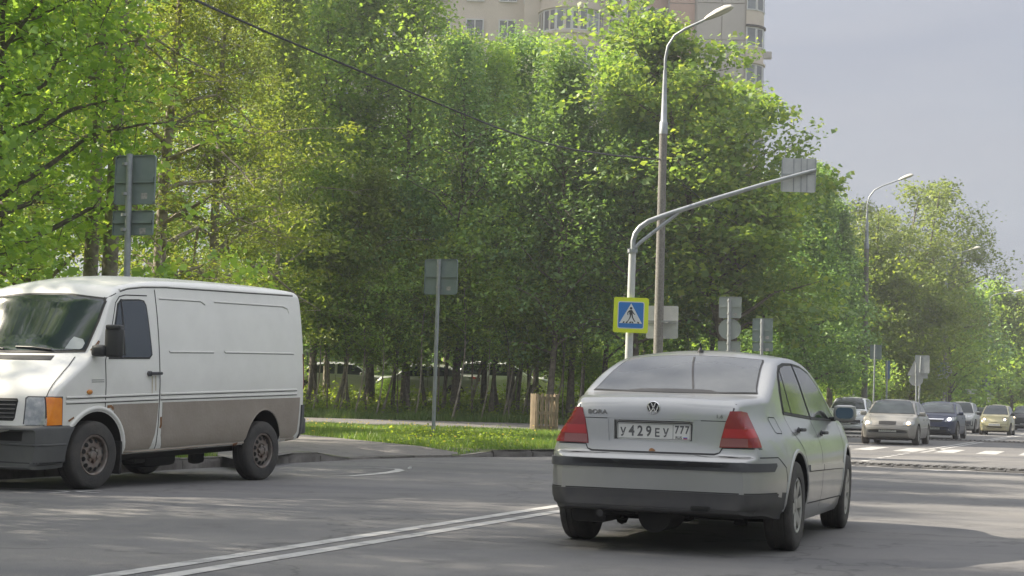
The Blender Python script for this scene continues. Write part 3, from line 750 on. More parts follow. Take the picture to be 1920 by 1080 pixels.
T['far1'] = tree_mesh(16, 15, 4.5, 1.0, lf_mid, m_bark, 30, 5, 0, .42, .2, shape='oval', total=5000, sig=(.9, .6), twig=False)
T['far2'] = tree_mesh(17, 14, 4.5, 1.0, lf_dark, m_bark, 30, 5, 0, .42, .2, shape='oval', total=5000, sig=(.9, .6), twig=False)
T['bush'] = tree_mesh(18, 2.6, 1.5, .2, lf_mid, m_bark, 24, 4, 0, .13, .03, shape='oval', total=7000, sig=(.3, .25), twig=False)

G1 = 'trees of the thicket beyond the footpath'
# (type, u of the trunk foot, Y, scale, rotation, label)
wood = [
 ('mid1', 470, 60, 1.0, 0.3, 'tall green tree directly above the rear end of the white van roof'),
 ('mid2', 545, 63, 1.05, 1.1, 'tall tree just above the upper rear corner of the white van'),
 ('mid1', 592, 60, .98, 2.0, 'dark trunked tall tree first in the thicket right of the van'),
 ('mid2', 702, 60.5, 1.04, 3.1, 'tall tree with thick dark trunk left of the centre square sign'),
 ('birch', 618, 61.5, 1.08, .5, 'pale barked birch rising behind the van rear edge'),
 ('mid1', 765, 59.5, 1.0, 4.0, 'tall tree leaning beside the centre square sign post'),
 ('brown', 860, 58.5, .95, 1.7, 'twiggy tree with a bare leaning branch right of the square sign'),
 ('mid2', 912, 60, .82, 5.0, 'full green tree in the middle of the thicket below the tower wing'),
 ('dark1', 962, 61.5, 1.0, 2.2, 'dark leaved tree below the rounded bay of the tower'),
 ('brown', 1075, 58, .88, .4, 'brown twigged tree below the rounded bay behind the pedestrian sign'),
 ('dark1', 1034, 56.5, .93, 3.4, 'thick trunked dark tree standing right behind the pallet crate'),
 ('mid2', 1135, 60, .84, .8, 'leafy green tree left of the pedestrian crossing sign'),
 ('dark1', 1200, 57, .90, 1.4, 'dark tree between sign mast and concrete lamp pole'),
 ('yel1', 840, 68, .93, 2.5, 'sunlit yellow tree glimpsed deep in the thicket behind the square sign'),
 ('yel1', 515, 55, .92, 1.2, 'bright yellow green drooping tree above the van roof rear corner'),
 ('mid2', 300, 58, 1.0, .2, 'green tree behind the larch above the van'),
 ('mid1', 60, 60, .75, 2.9, 'green tree behind the twin sign panels on the far left'),
 ('dark1', -40, 50, 1.1, 1.9, 'dark tree at the left edge of the picture'),
 ('yel1', 1010, 72, .95, 4.3, 'pale sunlit tree behind the dark trunks near the pallet crate'),
 ('mid2', 1010, 62.5, .86, 1.9, 'leafy tree whose top touches the windows of the rounded bay'),
 ('dark1', 1290, 66, .98, 2.0, 'dark tree beneath the great maple right of the lamp pole'),
 ('dark1', 790, 76, 1.2, 1.1, 'background tree beyond the parked cars behind the square sign'),
]
for k, (ty, u, Y, s_, rz, lb) in enumerate(wood):
    plant(T[ty], X(u, Y), Y, lb, rz, s_, G1)
G2 = 'young leaning trees of the thicket'
ordn = ['first', 'second', 'third', 'fourth', 'fifth', 'sixth', 'seventh', 'eighth', 'ninth', 'tenth', 'eleventh', 'twelfth', 'thirteenth', 'fourteenth', 'fifteenth', 'sixteenth', 'seventeenth', 'eighteenth', 'nineteenth', 'twentieth', 'twenty-first', 'twenty-second']
young = [(583, 58, 'young1'), (604, 58.5, 'young2'), (632, 57.5, 'young3'), (648, 59, 'young1'), (664, 58, 'young2'), (683, 59, 'young3'), (722, 57.6, 'young3'), (742, 59, 'young1'), (775, 57.8, 'young2'),
         (806, 59, 'young2'), (838, 58.5, 'young1'), (848, 59.5, 'young3'), (868, 58, 'young2'), (884, 58.5, 'young3'), (925, 58.2, 'young1'), (940, 59, 'young2'), (955, 58, 'young3'), (975, 58.6, 'young1'), (990, 58, 'young3'), (1006, 59, 'young2'), (1050, 58.5, 'young2'), (1095, 58, 'young1')]
rg = random.Random(21)
for k, (u, Y, ty) in enumerate(young):
    desc = {'young1': 'slim dark stemmed young tree', 'young2': 'left leaning dark young tree', 'young3': 'pale stemmed right leaning young tree'}[ty]
    plant(T[ty], X(u, Y), Y, desc + ', the ' + ordn[k] + ' slender stem counted from the van rear', rg.uniform(-.5, .5), rg.uniform(.8, 1.05), G2, name='young_tree')

T['sapling'] = tree_mesh(41, 6.5, 1.1, 2.4, lf_mid, m_bark2, 14, 4, 0, .14, .032, shape='oval', total=2200, sig=(.35, .28), lean=(.16, 0), wob=.5)
T['sapling2'] = tree_mesh(42, 6.0, 1.1, 2.2, lf_yel, m_bark, 14, 4, 0, .14, .028, shape='oval', total=2000, sig=(.35, .28), lean=(-.12, 0), wob=.6)
rg = random.Random(77)
for k, u in enumerate((590, 618, 641, 657, 674, 692, 713, 752, 786, 830, 855, 893, 908, 933, 948, 962, 984, 997, 1042, 1063, 1085)):
    ty = ('sapling', 'sapling2')[k % 2]
    plant(T[ty], X(u, 57), 56.8 + rg.uniform(-.5, .9), ('thin pale right leaning sapling, ' if k % 2 == 0 else 'thin dark left leaning sapling, ') + ordn[k] + ' in the front row of the thicket from the van', rg.uniform(-.6, .6), rg.uniform(.8, 1.1), 'saplings in the front row of the thicket', name='sapling')
plant(T['maple'], X(1376, 57), 57, 'broad sunlit maple behind the street lamp in front of the tower', .6, 1.04, sz=.99, name='maple_tree')
plant(T['dark1'], X(1330, 60), 60, 'dark tree filling the space below the maple behind the overhead arm', 4.0, .78, G1)
plant(T['mid2'], X(1215, 64), 64, 'green tree behind the concrete lamp pole below the maple crown', 2.0, .74, G1)
plant(T['linden'], X(1515, 72), 72, 'dark conical linden nearest the overhead sign panel', 0, 1.0, 'row of dark lindens', name='linden_tree')
plant(T['linden'], X(1432, 77), 77, 'dark conical linden left of the twin grey sign', 2, 1.0, 'row of dark lindens', name='linden_tree')
plant(T['linden'], X(1560, 86), 86, 'dark conical linden behind the white crossover', 4, 1.02, 'row of dark lindens', name='linden_tree')
plant(T['yel1'], X(1460, 84), 84, 'light green tree rising above the lindens', 1, .70, name='tree')
G3 = 'trees along the far side of the road'
plant(T['airy'], X(1632, 104), 104, 'airy pale tree with spreading bare limbs behind the second lamp', .3, 1.0, G3)
plant(T['airy'], X(1712, 116), 116, 'airy pale tree right of the second lamp with sky showing through', 2.2, 1.02, G3)
plant(T['bright'], X(1625, 100), 100, 'bright yellow green tree behind the white crossover', .4, 1.05, G3)
plant(T['bright'], X(1712, 104), 104, 'bright yellow green tree behind the triangle and round signs', 2.4, .98, G3)
plant(T['far1'], X(1785, 118), 118, 'mid green tree behind the third concrete pole', 0, .78, G3)
plant(T['far2'], X(1820, 135), 135, 'dark green tree above the yellow hatchback', 1, .80, G3)
plant(T['far1'], X(1870, 150), 150, 'green tree behind the grey pole near the right edge', 2, .86, G3)
plant(T['airy'], X(1880, 175), 175, 'sparse grey tree rising near the right edge', 3, 1.0, G3)
plant(T['bright'], X(1900, 150), 150, 'yellow green tree at the right edge of the picture', 3, 1.15, G3)
plant(T['far2'], X(1945, 165), 165, 'dark tree just cut by the right edge', 2, .9, G3)
plant(T['far2'], X(1690, 135), 135, 'dark background tree behind the bright trees', 2, .9, G3)
plant(T['far1'], X(1600, 125), 125, 'background tree between lindens and bright tree', 5, .8, G3)
plant(T['bush'], X(1573, 92), 92, 'clipped green shrub behind the white crossover', 0, 1.4, 'shrubs beyond the road', name='shrub', cat='shrub')
plant(T['bush'], X(1605, 94), 94, 'green shrub at the foot of the second lamp', 1, 1.3, 'shrubs beyond the road', name='shrub', cat='shrub')
# nearer trees above and behind the van
T['tall'] = tree_mesh(31, 17, 2.6, 6.3, lf_larch, m_bark2, 34, 6, 0, .09, .17, shape='column', total=9000, sig=(.30, .30), wob=.12, droop=.6)
T['blossom'] = tree_mesh(32, 13.6, 2.4, 8.0, lf_blossom, m_bark, 20, 4, 0, .10, .08, shape='oval', total=6000, sig=(.35, .3))
plant(T['larch'], X(300, 33), 33, 'feathery yellow green larch right of the twin sign panels', .4, 1.0, name='larch_tree')
plant(T['tall'], X(204, 29), 29, 'tall bare lower trunk with pale bark rising right beside the left sign post', 2.4, 1.0, 'pair of pale trunks')
plant(T['blossom'], X(1040, 62), 62, 'tree top dotted with white blossom below the rounded bay window', 2.4, 1.0)
plant(T['tall'], X(166, 30), 30, 'pale straight trunk standing left of the other pale trunk', 1.4, 1.0, 'pair of pale trunks')
plant(T['nearmaple'], X(-30, 27), 27, 'dark near maple filling the left edge above the van', .9, 1.0, name='maple_tree')
plant(T['nearmaple'], X(60, 40), 40, 'maple behind the twin sign panels left of the pale trunks', 2.6, 1.05, name='maple_tree')
plant(T['larch'], X(400, 39), 39, 'second feathery larch right of the twin sign panels', 2.4, .98, name='larch_tree')
# trees beside the road outside the picture: they shade the carriageway as the photograph shows
G4 = 'roadside trees outside the picture'
for k, (x, y, ty, s_) in enumerate(((-13, 25, 'mid1', .9), (-14.5, 18, 'mid2', 1.0), (-12, 12, 'mid1', .85), (-19, 30, 'dark1', 1.1), (-17, 8, 'mid2', 1), (-13.5, 21.5, 'dark1', .8), (-12.5, 15, 'dark1', .9), (-20, 24, 'mid1', 1.05), (-16, 33, 'mid2', 1.0), (-20, 14, 'mid1', 1.1))):
    plant(T[ty], x, y, 'green roadside tree beyond the left picture edge, ' + ordn[k] + ' of its group', k * 1.3, s_, G4)
for k, (a_, l_, ty, s_) in enumerate(((12, 9.5, 'mid1', .6), (22, 10, 'mid2', .6), (31, 9, 'mid2', .55), (40, 9, 'dark1', .6), (50, 8.5, 'mid1', .55), (60, 9, 'dark1', .65), (70, 8.5, 'mid1', .6), (80, 9, 'dark1', .7), (92, 9, 'mid2', .65), (2, 11, 'mid2', .6), (106, 9, 'dark1', .7), (122, 9, 'mid1', .7), (140, 9, 'mid2', .7), (-14, 8, 'mid1', 1.0), (-26, -6, 'mid2', 1), (-30, 4, 'mid1', 1.1))):
    p = rf(a_, l_); t = plant(T[ty], p.x, p.y, 'green roadside tree beyond the right picture edge, ' + ordn[k] + ' of its row', k * 1.7, s_, 'roadside trees on the right verge'); t.location.z = .1
# ================================================================== SIGNS, LAMPS, WIRES
SGN = radians(-19.7)
def XZo(cx_, y0, cz, yaw=SGN):
    c, s_ = cos(yaw), sin(yaw)
    def f(a, b_, h_):
        x, y = cx_ * 0 + a, y0 + h_
        return Vector((cx_ + x * c - y * s_, x * s_ + y * c, cz + b_))
    return f
m_clamp = mat('clamp_steel', (.30, .31, .32), .5, .7)
m_sticker = mat('paper_sticker', (.42, .40, .38), .7, var=(.22, .22, .22), vscale=30)
def post_sign(name, label, Y, ub, vb, ut, vt, rpost, panels, m, cat='road sign', group=None, foot=True):
    """panels: (uc, vc, wpx, hpx, kind, ribs)"""
    pb = at(ub, vb, Y); x0 = pb.x; z0 = tz(x0, Y) if foot else 0
    t = thing(name, label, cat, (x0, Y, z0), 0, group)
    pt = at(ut, vt, Y)
    slope = (pt.x - pb.x) / max(.1, pt.z - pb.z)
    b = MB(); xb = -slope * (pb.z - z0); b.tube([(xb, 0, -.1), (pt.x - x0, 0, pt.z - z0 - .0)], rpost, 14); b.build('post', m_galv, t, 40)
    k = Y / F_PX
    for (uc, vc, wp, hp, kind, ribs, *ex) in panels:
        c = at(uc, vc, Y); w, h_ = wp * k / cos(SGN), hp * k; cx_, cz = c.x - x0, c.z - z0
        fr = XZo(cx_, rpost + .035, cz)
        if kind == 'circle': poly = [(w / 2 * cos(i * pi / 16), h_ / 2 * sin(i * pi / 16)) for i in range(32)]
        elif kind == 'tri': poly = [(-w / 2, -h_ / 2), (w / 2, -h_ / 2), (0, h_ / 2)]
        else: poly = rrect(w, h_, min(w, h_) * .07)
        b = MB(); b.prism(poly, 0, .012, fr)
        # folded edge flange, on the side towards us
        inner = [(a * (1 - .028), q * (1 - .028)) for a, q in poly]
        n_ = len(poly)
        for i in range(n_):
            j = (i + 1) % n_
            P_ = [fr(*poly[i], 0), fr(*poly[j], 0), fr(*poly[j], -.022), fr(*poly[i], -.022), fr(*inner[i], 0), fr(*inner[j], 0), fr(*inner[j], -.022), fr(*inner[i], -.022)]
            b.add(P_, [(0, 1, 2, 3), (4, 7, 6, 5), (3, 2, 6, 7)])
        b.build('sign_panel', ex[0] if ex else m, t)
        for rz_ in ribs:
            b = MB()
            if rz_[0] == 'h':
                b.prism([(-w * .47, -.022), (w * .47, -.022), (w * .47, .022), (-w * .47, .022)], -.03, -.004, XZo(cx_, rpost + .035, cz + rz_[1] * h_))
            else:
                b.prism([(-.014, -h_ * .47), (.014, -h_ * .47), (.014, h_ * .47), (-.014, h_ * .47)], -.03, -.004, XZo(cx_ + rz_[1] * w * cos(SGN), rpost + .035 + rz_[1] * w * sin(SGN) * 1.0, cz))
            b.build('rib', m, t)
        for dz in (-.3, .3):
            zc = cz + dz * h_; b = MB(); b.tube([(slope * zc + 0 + xb * 0, 0, zc - .02), (slope * zc, 0, zc + .02)], rpost + .008, 12); b.box((slope * zc, rpost + .01, zc), (.10, .05, .035)); b.build('clamp', m_clamp, t, 40)
        if kind in ('sq', 'x') and w > .35 and Y < 60:
            b = MB(); b.prism([(-.05, -.045), (.05, -.04), (.047, .045), (-.05, .04)], -.002, -.0005, XZo(cx_ + w * .25, rpost + .035 + w * .25 * sin(SGN), cz - h_ * .33)); b.build('sticker', m_sticker, t)
    return t
post_sign('road_sign', 'tall road sign seen from behind with two dark grey panels, above the white van roof', 23, 238, 515, 243.3, 289, .045,
          [(248, 336, 83, 94, 'sq', [('h', .02), ('h', -.03)]), (244, 417, 83, 47, 'sq', [('h', .05)])], m_signback)
post_sign('road_sign', 'single square grey sign seen from behind standing in the dandelion grass', 35.9, 812, 822, 823.5, 486, .042,
          [(824.5, 518.5, 63, 67, 'sq', [('h', .01)])], m_signback)
post_sign('road_sign', 'post with square, round and half square sign backs above the grey saloon roof', 46, 1366, 700, 1368, 560, .05,
          [(1368, 576, 40, 40, 'x', [('h', .05)]), (1367, 617, 40, 40, 'circle', []), (1366, 651, 40, 23, 'x', [])], mat('mid_sign_back', (.28, .31, .305), .6, .1))
post_sign('road_sign', 'dark grey sign pair seen from behind on a thin post in front of the linden', 48, 1427, 720, 1429, 598, .045,
          [(1429, 618.5, 36, 44, 'x', [('h', .0)]), (1429, 650, 36, 17, 'x', [])], m_signback)
post_sign('road_sign', 'small dark sign back just right of the second concrete lamp pole', 80, 1638, 745, 1641, 646, .04, [(1642, 660, 20, 27, 'x', [])], m_signback)
post_sign('road_sign', 'narrow blue sign seen edge on, on a pale post left of the triangle sign', 84, 1662, 750, 1663.5, 676, .05, [(1664, 693, 8, 34, 'x', [])], mat('sign_blue_grey', (.12, .2, .36), .4))
post_sign('road_sign', 'pale triangle sign above a pale round sign on one post behind the beige saloon', 88, 1718, 750, 1718, 682, .05, [(1714, 690, 24, 28, 'tri', []), (1717.5, 712, 24, 24, 'circle', [])], mat('light_sign_back', (.5, .5, .5), .5))
post_sign('road_sign', 'pale tilted square sign directly behind the triangle sign', 91, 1723, 750, 1727, 668, .05, [(1729, 683, 25, 34, 'x', []), (1732, 704, 13, 11, 'x', [])], m_signback2)
post_sign('road_sign', 'pair of small pale signs strapped beside the third concrete pole', 107, 1771, 745, 1771, 682, .05, [(1766, 690, 16, 20, 'x', []), (1779, 690, 12, 20, 'x', [], m_signback2), (1769, 706, 20, 9, 'x', [], m_signback2)], mat('green_sign_back', (.16, .25, .22), .5))
post_sign('road_sign', 'tall dark double sign back left of the grey fourth pole', 132, 1847, 755, 1848, 698, .05, [(1848, 709, 18, 22, 'x', []), (1848, 729, 18, 13, 'x', [])], m_signback)

# street lamps
m_lamp = mat('lamp_housing', (.52, .50, .44), .5)
m_lens = mat('lamp_lens', (.45, .44, .38), .2, 0, .8)
def street_lamp(label, x, y, zc, z_arm, r0, reach, zh, z0, group='street lamps along the pavement', steel_all=False):
    t = thing('street_lamp', label, 'street lamp', (x, y, z0), 0, group)
    d = Vector((RP.x, RP.y, 0))
    b = MB(); b.tube([(0, 0, -.2), (0, 0, zc * .5), (.01, 0, zc)], [r0 * 1.18, r0 * 1.0, r0 * .86], 14); b.build('pole', m_galv if steel_all else m_conc, t, 40)
    b = MB(); b.tube([(.01, 0, zc - .05), (.01, 0, zc + .25), (.015, 0, zc + .28), (.02, 0, z_arm - .3)], [r0 * .95, r0 * .93, r0 * .72, r0 * .40], 12); b.build('sleeve', m_galv, t, 40)
    pts = [Vector((.02, 0, z_arm - .35)), Vector((.02, 0, z_arm))] + [Vector((.02, 0, z_arm)) + d * (reach * .42 * (1 - cos(a_))) + Vector((0, 0, (zh - z_arm) * .8 * sin(a_))) for a_ in (radians(25), radians(50), radians(75))]
    end = Vector((0, 0, zh)) + d * reach * .66
    pts.append(end); b = MB(); b.tube(pts, .036, 10); b.build('arm', m_galv, t, 40)
    dd = (end - pts[-2]).normalized(); ex = Vector((dd.x, dd.y, dd.z)); ey = Vector((0, 0, 1)).cross(ex).normalized(); ez = ex.cross(ey)
    R_ = Matrix((ex, ey, ez)).transposed()
    L_ = .78
    def hull(zs, ws, z_off, n=9):
        b = MB(); V = []; F = []
        secs = [(0, .06, .05), (.12, .10, .09), (.35, .15, .13), (.6, .16, .13), (.75, .11, .08), (.79, .03, .03)]
        for s_, w_, h_ in secs:
            for i in range(n): 
                a_ = pi * i / (n - 1); V.append(end + R_ @ Vector((s_ - .03, w_ * cos(a_) * ws, h_ * sin(a_) * zs + z_off)))
        for i in range(len(secs) - 1):
            for j in range(n - 1): F.append((i * n + j, i * n + j + 1, (i + 1) * n + j + 1, (i + 1) * n + j))
        for i in range(len(secs) - 1): F.append((i * n, (i + 1) * n, (i + 1) * n + n - 1, i * n + n - 1))
        F += [tuple(range(n)), tuple((len(secs) - 1) * n + i for i in range(n))]
        b.add(V, F); return b
    hd = hull(1.0, 1.0, 0).build('lamp_head', m_lamp, t, 40)
    hull(-.45, .86, -.004).build('lens', m_lens, hd, 40)
    return t
q = at(1243, 248, 42); a_ = at(1247, 110, 42)
z0 = tz(q.x, 42)
lamp1 = street_lamp('nearest street lamp with tall concrete pole behind the pedestrian sign and cable tied to it', q.x, 42, q.z - z0, a_.z - z0, .115, 1.62, at(1315, 40, 42).z - z0 - .03, z0)
q = at(1628, 465, 86)
street_lamp('second street lamp with concrete pole rising behind the white crossover', q.x - .1, 86, q.z - .2, at(1631, 385, 86).z - .2, .14, 2.5, at(1682, 340, 86).z - .2, .2)
q = at(1774, 540, 110)
street_lamp('third street lamp pole with small signs strapped to it', q.x, 110, q.z - .2, at(1774, 492, 110).z - .2, .14, 2.2, at(1800, 470, 110).z - .2, .2)
q = at(1856, 600, 142)
street_lamp('fourth grey street lamp pole near the dark double sign', q.x, 142, q.z - .2, at(1858, 560, 142).z - .2, .13, 3.0, at(1893, 548, 142).z - .2, .2, steel_all=True)
q = at(1906, 690, 178)
street_lamp('fifth and farthest lamp pole just inside the right edge', q.x, 178, q.z - .2, at(1908, 640, 178).z - .2, .14, 2.6, at(1940, 625, 178).z - .2, .2, steel_all=True)
# pale square sign clamped behind the first lamp pole
px = at(1241, 604, 42.3)
t = thing('clamped_sign', 'pale square sign back clamped low on the nearest concrete lamp pole', 'road sign', (px.x, 42.3, px.z))
b = MB(); b.prism(rrect(.84, .84, .05), 0.02, .035, XZo(0, 0, 0)); b.build('sign_panel', m_signback2, t)
for dz in (0.02, -.02):
    b = MB(); b.prism([(-.38, -.012), (.38, -.012), (.38, .012), (-.38, .012)], -.01, .018, XZo(0, 0, dz * 1.5)); b.build('rib', m_galv, t)
b = MB(); b.tube([(0, -.3, -.02), (0, -.3, .02)], .128, 14, cap=False); b.box((.15, -.2, 0), (.03, .22, .03)); b.box((-.12, -.2, 0), (.03, .22, .03)); b.build('clamp', m_clamp, t, 40)

# pedestrian crossing sign mast with overhead arm
Y = 40.0; pb = at(1181.5, 760, Y); x0 = pb.x; z0 = tz(x0, Y)
t = thing('sign_mast', 'thick white steel mast with long curved overhead arm beside the concrete lamp pole', 'sign mast', (x0, Y, z0))
def lm(u, v, dy=0): p = at(u, v, Y + dy); return Vector((p.x - x0, dy, p.z - z0))
m_mast = mat('pale_painted_steel', (.50, .51, .52), .45, .1, var=(.42, .43, .44), vscale=5)
tp = lm(1186, 470)
b = MB(); b.tube([(tp.x - .06, 0, -.15), tp], [.098, .088], 18); b.build('mast', m_mast, t, 40)
b = MB(); b.tube([tp + Vector((0, 0, -.05)), tp + Vector((0, 0, .03))], .12, 18)
for i in range(6): b.box(tp + Vector((.108 * cos(i), .108 * sin(i), 0)), (.03, .03, .12))
b.build('flange', m_galv, t, 40)
arm = [lm(1187, 470), lm(1187, 452), lm(1191, 438), lm(1200, 426), lm(1216, 415), lm(1240, 406), lm(1262, 398.5), lm(1340, 373), lm(1430, 346), lm(1530, 318.5)]
b = MB(); b.tube(arm, [.062] * 7 + [.056, .05, .045], 12); b.build('arm', m_galv, t, 50)
b = MB(); b.tube([lm(1189, 466), lm(1200, 455), lm(1250, 416), lm(1272, 399)], .045, 10); b.build('brace', m_galv, t, 50)
# overhead square sign (back) hung on the arm
c = at(1498.5, 327.5, Y)
t = thing('overhead_sign', 'pale square sign panel seen from behind high on the end of the overhead arm', 'road sign', (c.x, Y + .075, c.z))
sy = radians(-10)
b = MB(); b.prism(rrect(.84, .83, .05), .02, .035, XZo(0, 0, 0, sy))
b.v = [tuple(Matrix.Rotation(radians(1.6), 3, 'Y') @ Vector(v)) for v in b.v]; b.build('sign_panel', m_signback2, t)
for k in (-.12, .06, .2, -.4, .4):
    b = MB(); b.prism([(k - .012, -.40), (k + .012, -.40), (k + .012, .40), (k - .012, .40)], -.002, .018, XZo(0, 0, 0, sy)); b.build('rib', m_galv, t)
b = MB(); b.prism([(-.40, -.015), (.40, -.015), (.40, .015), (-.40, .015)], .0, .019, XZo(0, 0, .02, sy)); b.build('rib', m_galv, t)
# pedestrian crossing sign
m_fluo = mat('fluorescent_yellow_green', (.62, .72, .02), .45, emit=None)
m_blue = mat('sign_blue', (.015, .16, .50), .4)
m_wht = mat('sign_white', (.62, .64, .66), .4)
c = at(1182, 591.5, Y)
t = thing('pedestrian_crossing_sign', 'blue pedestrian crossing sign with walking figure on a fluorescent yellow green square board', 'road sign', (c.x, Y - .16, c.z))
sy = radians(-5); tilt = Matrix.Rotation(radians(.8), 3, 'Y')
def sg_(name, poly, h0, h1, m):
    b = MB(); b.prism(poly, h0, h1, XZo(0, 0, 0, sy)); b.v = [tuple(tilt @ Vector(v)) for v in b.v]; return b.build(name, m, t)
sg_('board', rrect(.84, .85, .045), 0, .02, m_fluo)
sg_('white_border', rrect(.64, .655, .05), -.004, 0.001, m_wht)
sg_('blue_field', rrect(.60, .615, .04), -.007, -.0035, m_blue)
sg_('triangle', [(-.275, -.20), (.275, -.20), (0, .285)], -.010, -.0065, m_wht)
fig = MB()
def fp(pts, y=-.0135): fig.prism(pts, y, -.0095, XZo(0, 0, 0, sy))
fp([(.0 + .032 * cos(i * pi / 6), .165 + .032 * sin(i * pi / 6)) for i in range(12)])                      # head
fp([(-.035, .12), (.03, .125), (.045, .02), (-.02, -.005), (-.04, .03)])                                     # torso
fp([(-.035, .12), (-.02, .085), (-.065, .055), (-.062, -.0), (-.082, .0), (-.088, .065)])                   # left arm
fp([(.028, .12), (.075, .045), (.105, .02), (.095, .005), (.06, .03), (.022, .075)])                        # right arm
fp([(-.02, .01), (.012, -.005), (-.01, -.07), (-.06, -.15), (-.095, -.155), (-.09, -.14), (-.065, -.13), (-.035, -.06)])  # left leg
fp([(.01, .02), (.042, .02), (.055, -.05), (.10, -.135), (.125, -.15), (.085, -.155), (.028, -.06)])        # right leg
for x_ in (-.20, -.125, -.04, .03, .17):
    fp([(x_, -.195), (x_ + .045, -.195), (x_ + .035 + (.02 if x_ < 0 else -.02) , -.155), (x_ + .005 + (.02 if x_ < 0 else -.02), -.155)])
fig.v = [tuple(tilt @ Vector(v)) for v in fig.v]; fig.build('walking_figure', m_black, t)
b = MB(); b.tube([(.0, .16, .24), (.0, .16, .28)], .105, 14, cap=False); b.tube([(0, .16, -.28), (0, .16, -.24)], .105, 14, cap=False); b.box((0, .05, .26), (.12, .08, .03)); b.box((0, .05, -.26), (.12, .08, .03)); b.build('clamp', m_clamp, t, 40)

# overhead cables
m_cable = mat('cable', (.03, .03, .032), .6)
cp_ = [(1240, 299, 42), (1150, 291.5, 40), (1075, 280.5, 38.4), (1000, 263, 36.8), (925, 237, 35.2), (850, 206, 33.6), (775, 175, 32), (700, 144, 30.4), (600, 102, 28.2), (500, 60, 26.1), (400, 16, 24.0), (300, -32, 22), (100, -140, 18.5), (-80, -250, 15.8)]
b = MB(); b.tube([at(*c) for c in cp_], .018, 6)
P_ = [at(*c) for c in cp_]
b.tube([p + Vector((0, .02, .018 + .006 * sin(i * 2))) for i, p in enumerate(P_)], .007, 5)
meta(b.build('overhead_cable', m_cable, None, 60), 'thick black overhead cable sagging from the concrete lamp pole to the upper left', 'cable')
cp_ = [(1244, 312, 42), (1320, 378, 48), (1400, 432, 56), (1480, 474, 66), (1550, 502, 76), (1626, 524, 86)]
b = MB(); b.tube([at(*c) for c in cp_], .012, 5)
meta(b.build('overhead_cable', m_cable, None, 60), 'thin cable running down right from the nearest lamp pole to the second lamp', 'cable')
pe = at(-80, -250, 15.8)
b = MB(); b.tube([(0, 0, 0), (0, 0, pe.z + .4)], [.15, .11], 12)
o = b.build('utility_pole', m_conc, None, 40); o.location = (pe.x - .12, pe.y, 0.1); meta(o, 'concrete utility pole outside the left edge carrying the cable', 'pole')
# small camera post at the far junction
p = at(1820, 750, 120)
t = thing('camera_post', 'small white box on a thin post between silver saloon and yellow hatchback', 'camera', (p.x, 120, 0))
zt_ = at(1820, 738, 120).z
b = MB(); b.tube([(0, 0, 0), (0, 0, zt_)], .05, 8); b.build('post', m_galv, t)
b = MB(); b.box((0, 0, zt_ + .1), (.5, .3, .25), bev=.04); b.box((.0, -.05, zt_ + .27), (.8, .35, .06)); b.build('housing', m_white, t)

# crates made of pallets round the trees
m_wood = mat('weathered_wood', (.27, .215, .145), .85, var=(.17, .13, .085), vscale=5, bump=.3, bscale=60, rand=.25)
def crate(label, x, y, z, s_, h_, rz, n=6):
    m_wood_ = m_wood; t = thing('pallet_crate', label, 'wooden crate', (x, y, z), rz); r_ = random.Random(int(x * 10))
    for side in range(4):
        R_ = Matrix.Rotation(side * pi / 2, 4, 'Z')
        for zr in (.12, h_ * .5, h_ - .12):
            b = MB(); b.box((0, -s_ / 2 + .045, zr), (s_ - .1, .05, .09)); b.v = [tuple(R_ @ Vector(v)) for v in b.v]; b.build('rail', m_wood, t)
        for k in range(n):
            w_ = s_ / n * r_.uniform(.46, .56); x_ = -s_ / 2 + (k + .5) * s_ / n
            b = MB(); b.box((x_, -s_ / 2 + .008, h_ / 2 + r_.uniform(-.015, .02)), (w_, .022, h_), mat=Matrix.Rotation(r_.uniform(-.012, .012), 3, 'Y'), bev=.004)
            b.v = [tuple(R_ @ Vector(v)) for v in b.v]; b.build('slat', m_wood, t)
p = at(1020, 795, 47.6); crate('weathered wooden pallet crate standing upright by a dark trunk left of the grey saloon', p.x, 47.6, tz(p.x, 47.6), .68, 1.08, radians(12), 5)
p = at(1551, 760, 75); crate('small wooden pallet crate glimpsed left of the white crossover', p.x, 75, .2, .7, 1.0, radians(5), 4)
# ================================================================== VEHICLES
def lerp_tab(tab, x):
    if x <= tab[0][0]: return tab[0][1]
    for i in range(len(tab) - 1):
        if x <= tab[i + 1][0]:
            t = (x - tab[i][0]) / (tab[i + 1][0] - tab[i][0]); return tab[i][1] + t * (tab[i + 1][1] - tab[i][1])
    return tab[-1][1]
def smooth_tab(tab, x):
    """Catmull-Rom style interpolation (monotone x)"""
    n_ = len(tab)
    if x <= tab[0][0]: return tab[0][1]
    if x >= tab[-1][0]: return tab[-1][1]
    for i in range(n_ - 1):
        if x <= tab[i + 1][0]:
            x0, y0 = tab[i]; x1, y1 = tab[i + 1]
            def sl(k):
                if k <= 0 or k >= n_ - 1: kk = min(max(k, 0), n_ - 1); a_, c_ = (0, 1) if kk == 0 else (n_ - 2, n_ - 1); return (tab[c_][1] - tab[a_][1]) / (tab[c_][0] - tab[a_][0])
                d0 = (tab[k][1] - tab[k - 1][1]) / (tab[k][0] - tab[k - 1][0]); d1 = (tab[k + 1][1] - tab[k][1]) / (tab[k + 1][0] - tab[k][0])
                if d0 * d1 <= 0: return 0
                return 2 * d0 * d1 / (d0 + d1)
            h_ = x1 - x0; t = (x - x0) / h_; m0, m1 = sl(i) * h_, sl(i + 1) * h_
            return (2 * t**3 - 3 * t**2 + 1) * y0 + (t**3 - 2 * t**2 + t) * m0 + (-2 * t**3 + 3 * t**2) * y1 + (t**3 - t**2) * m1
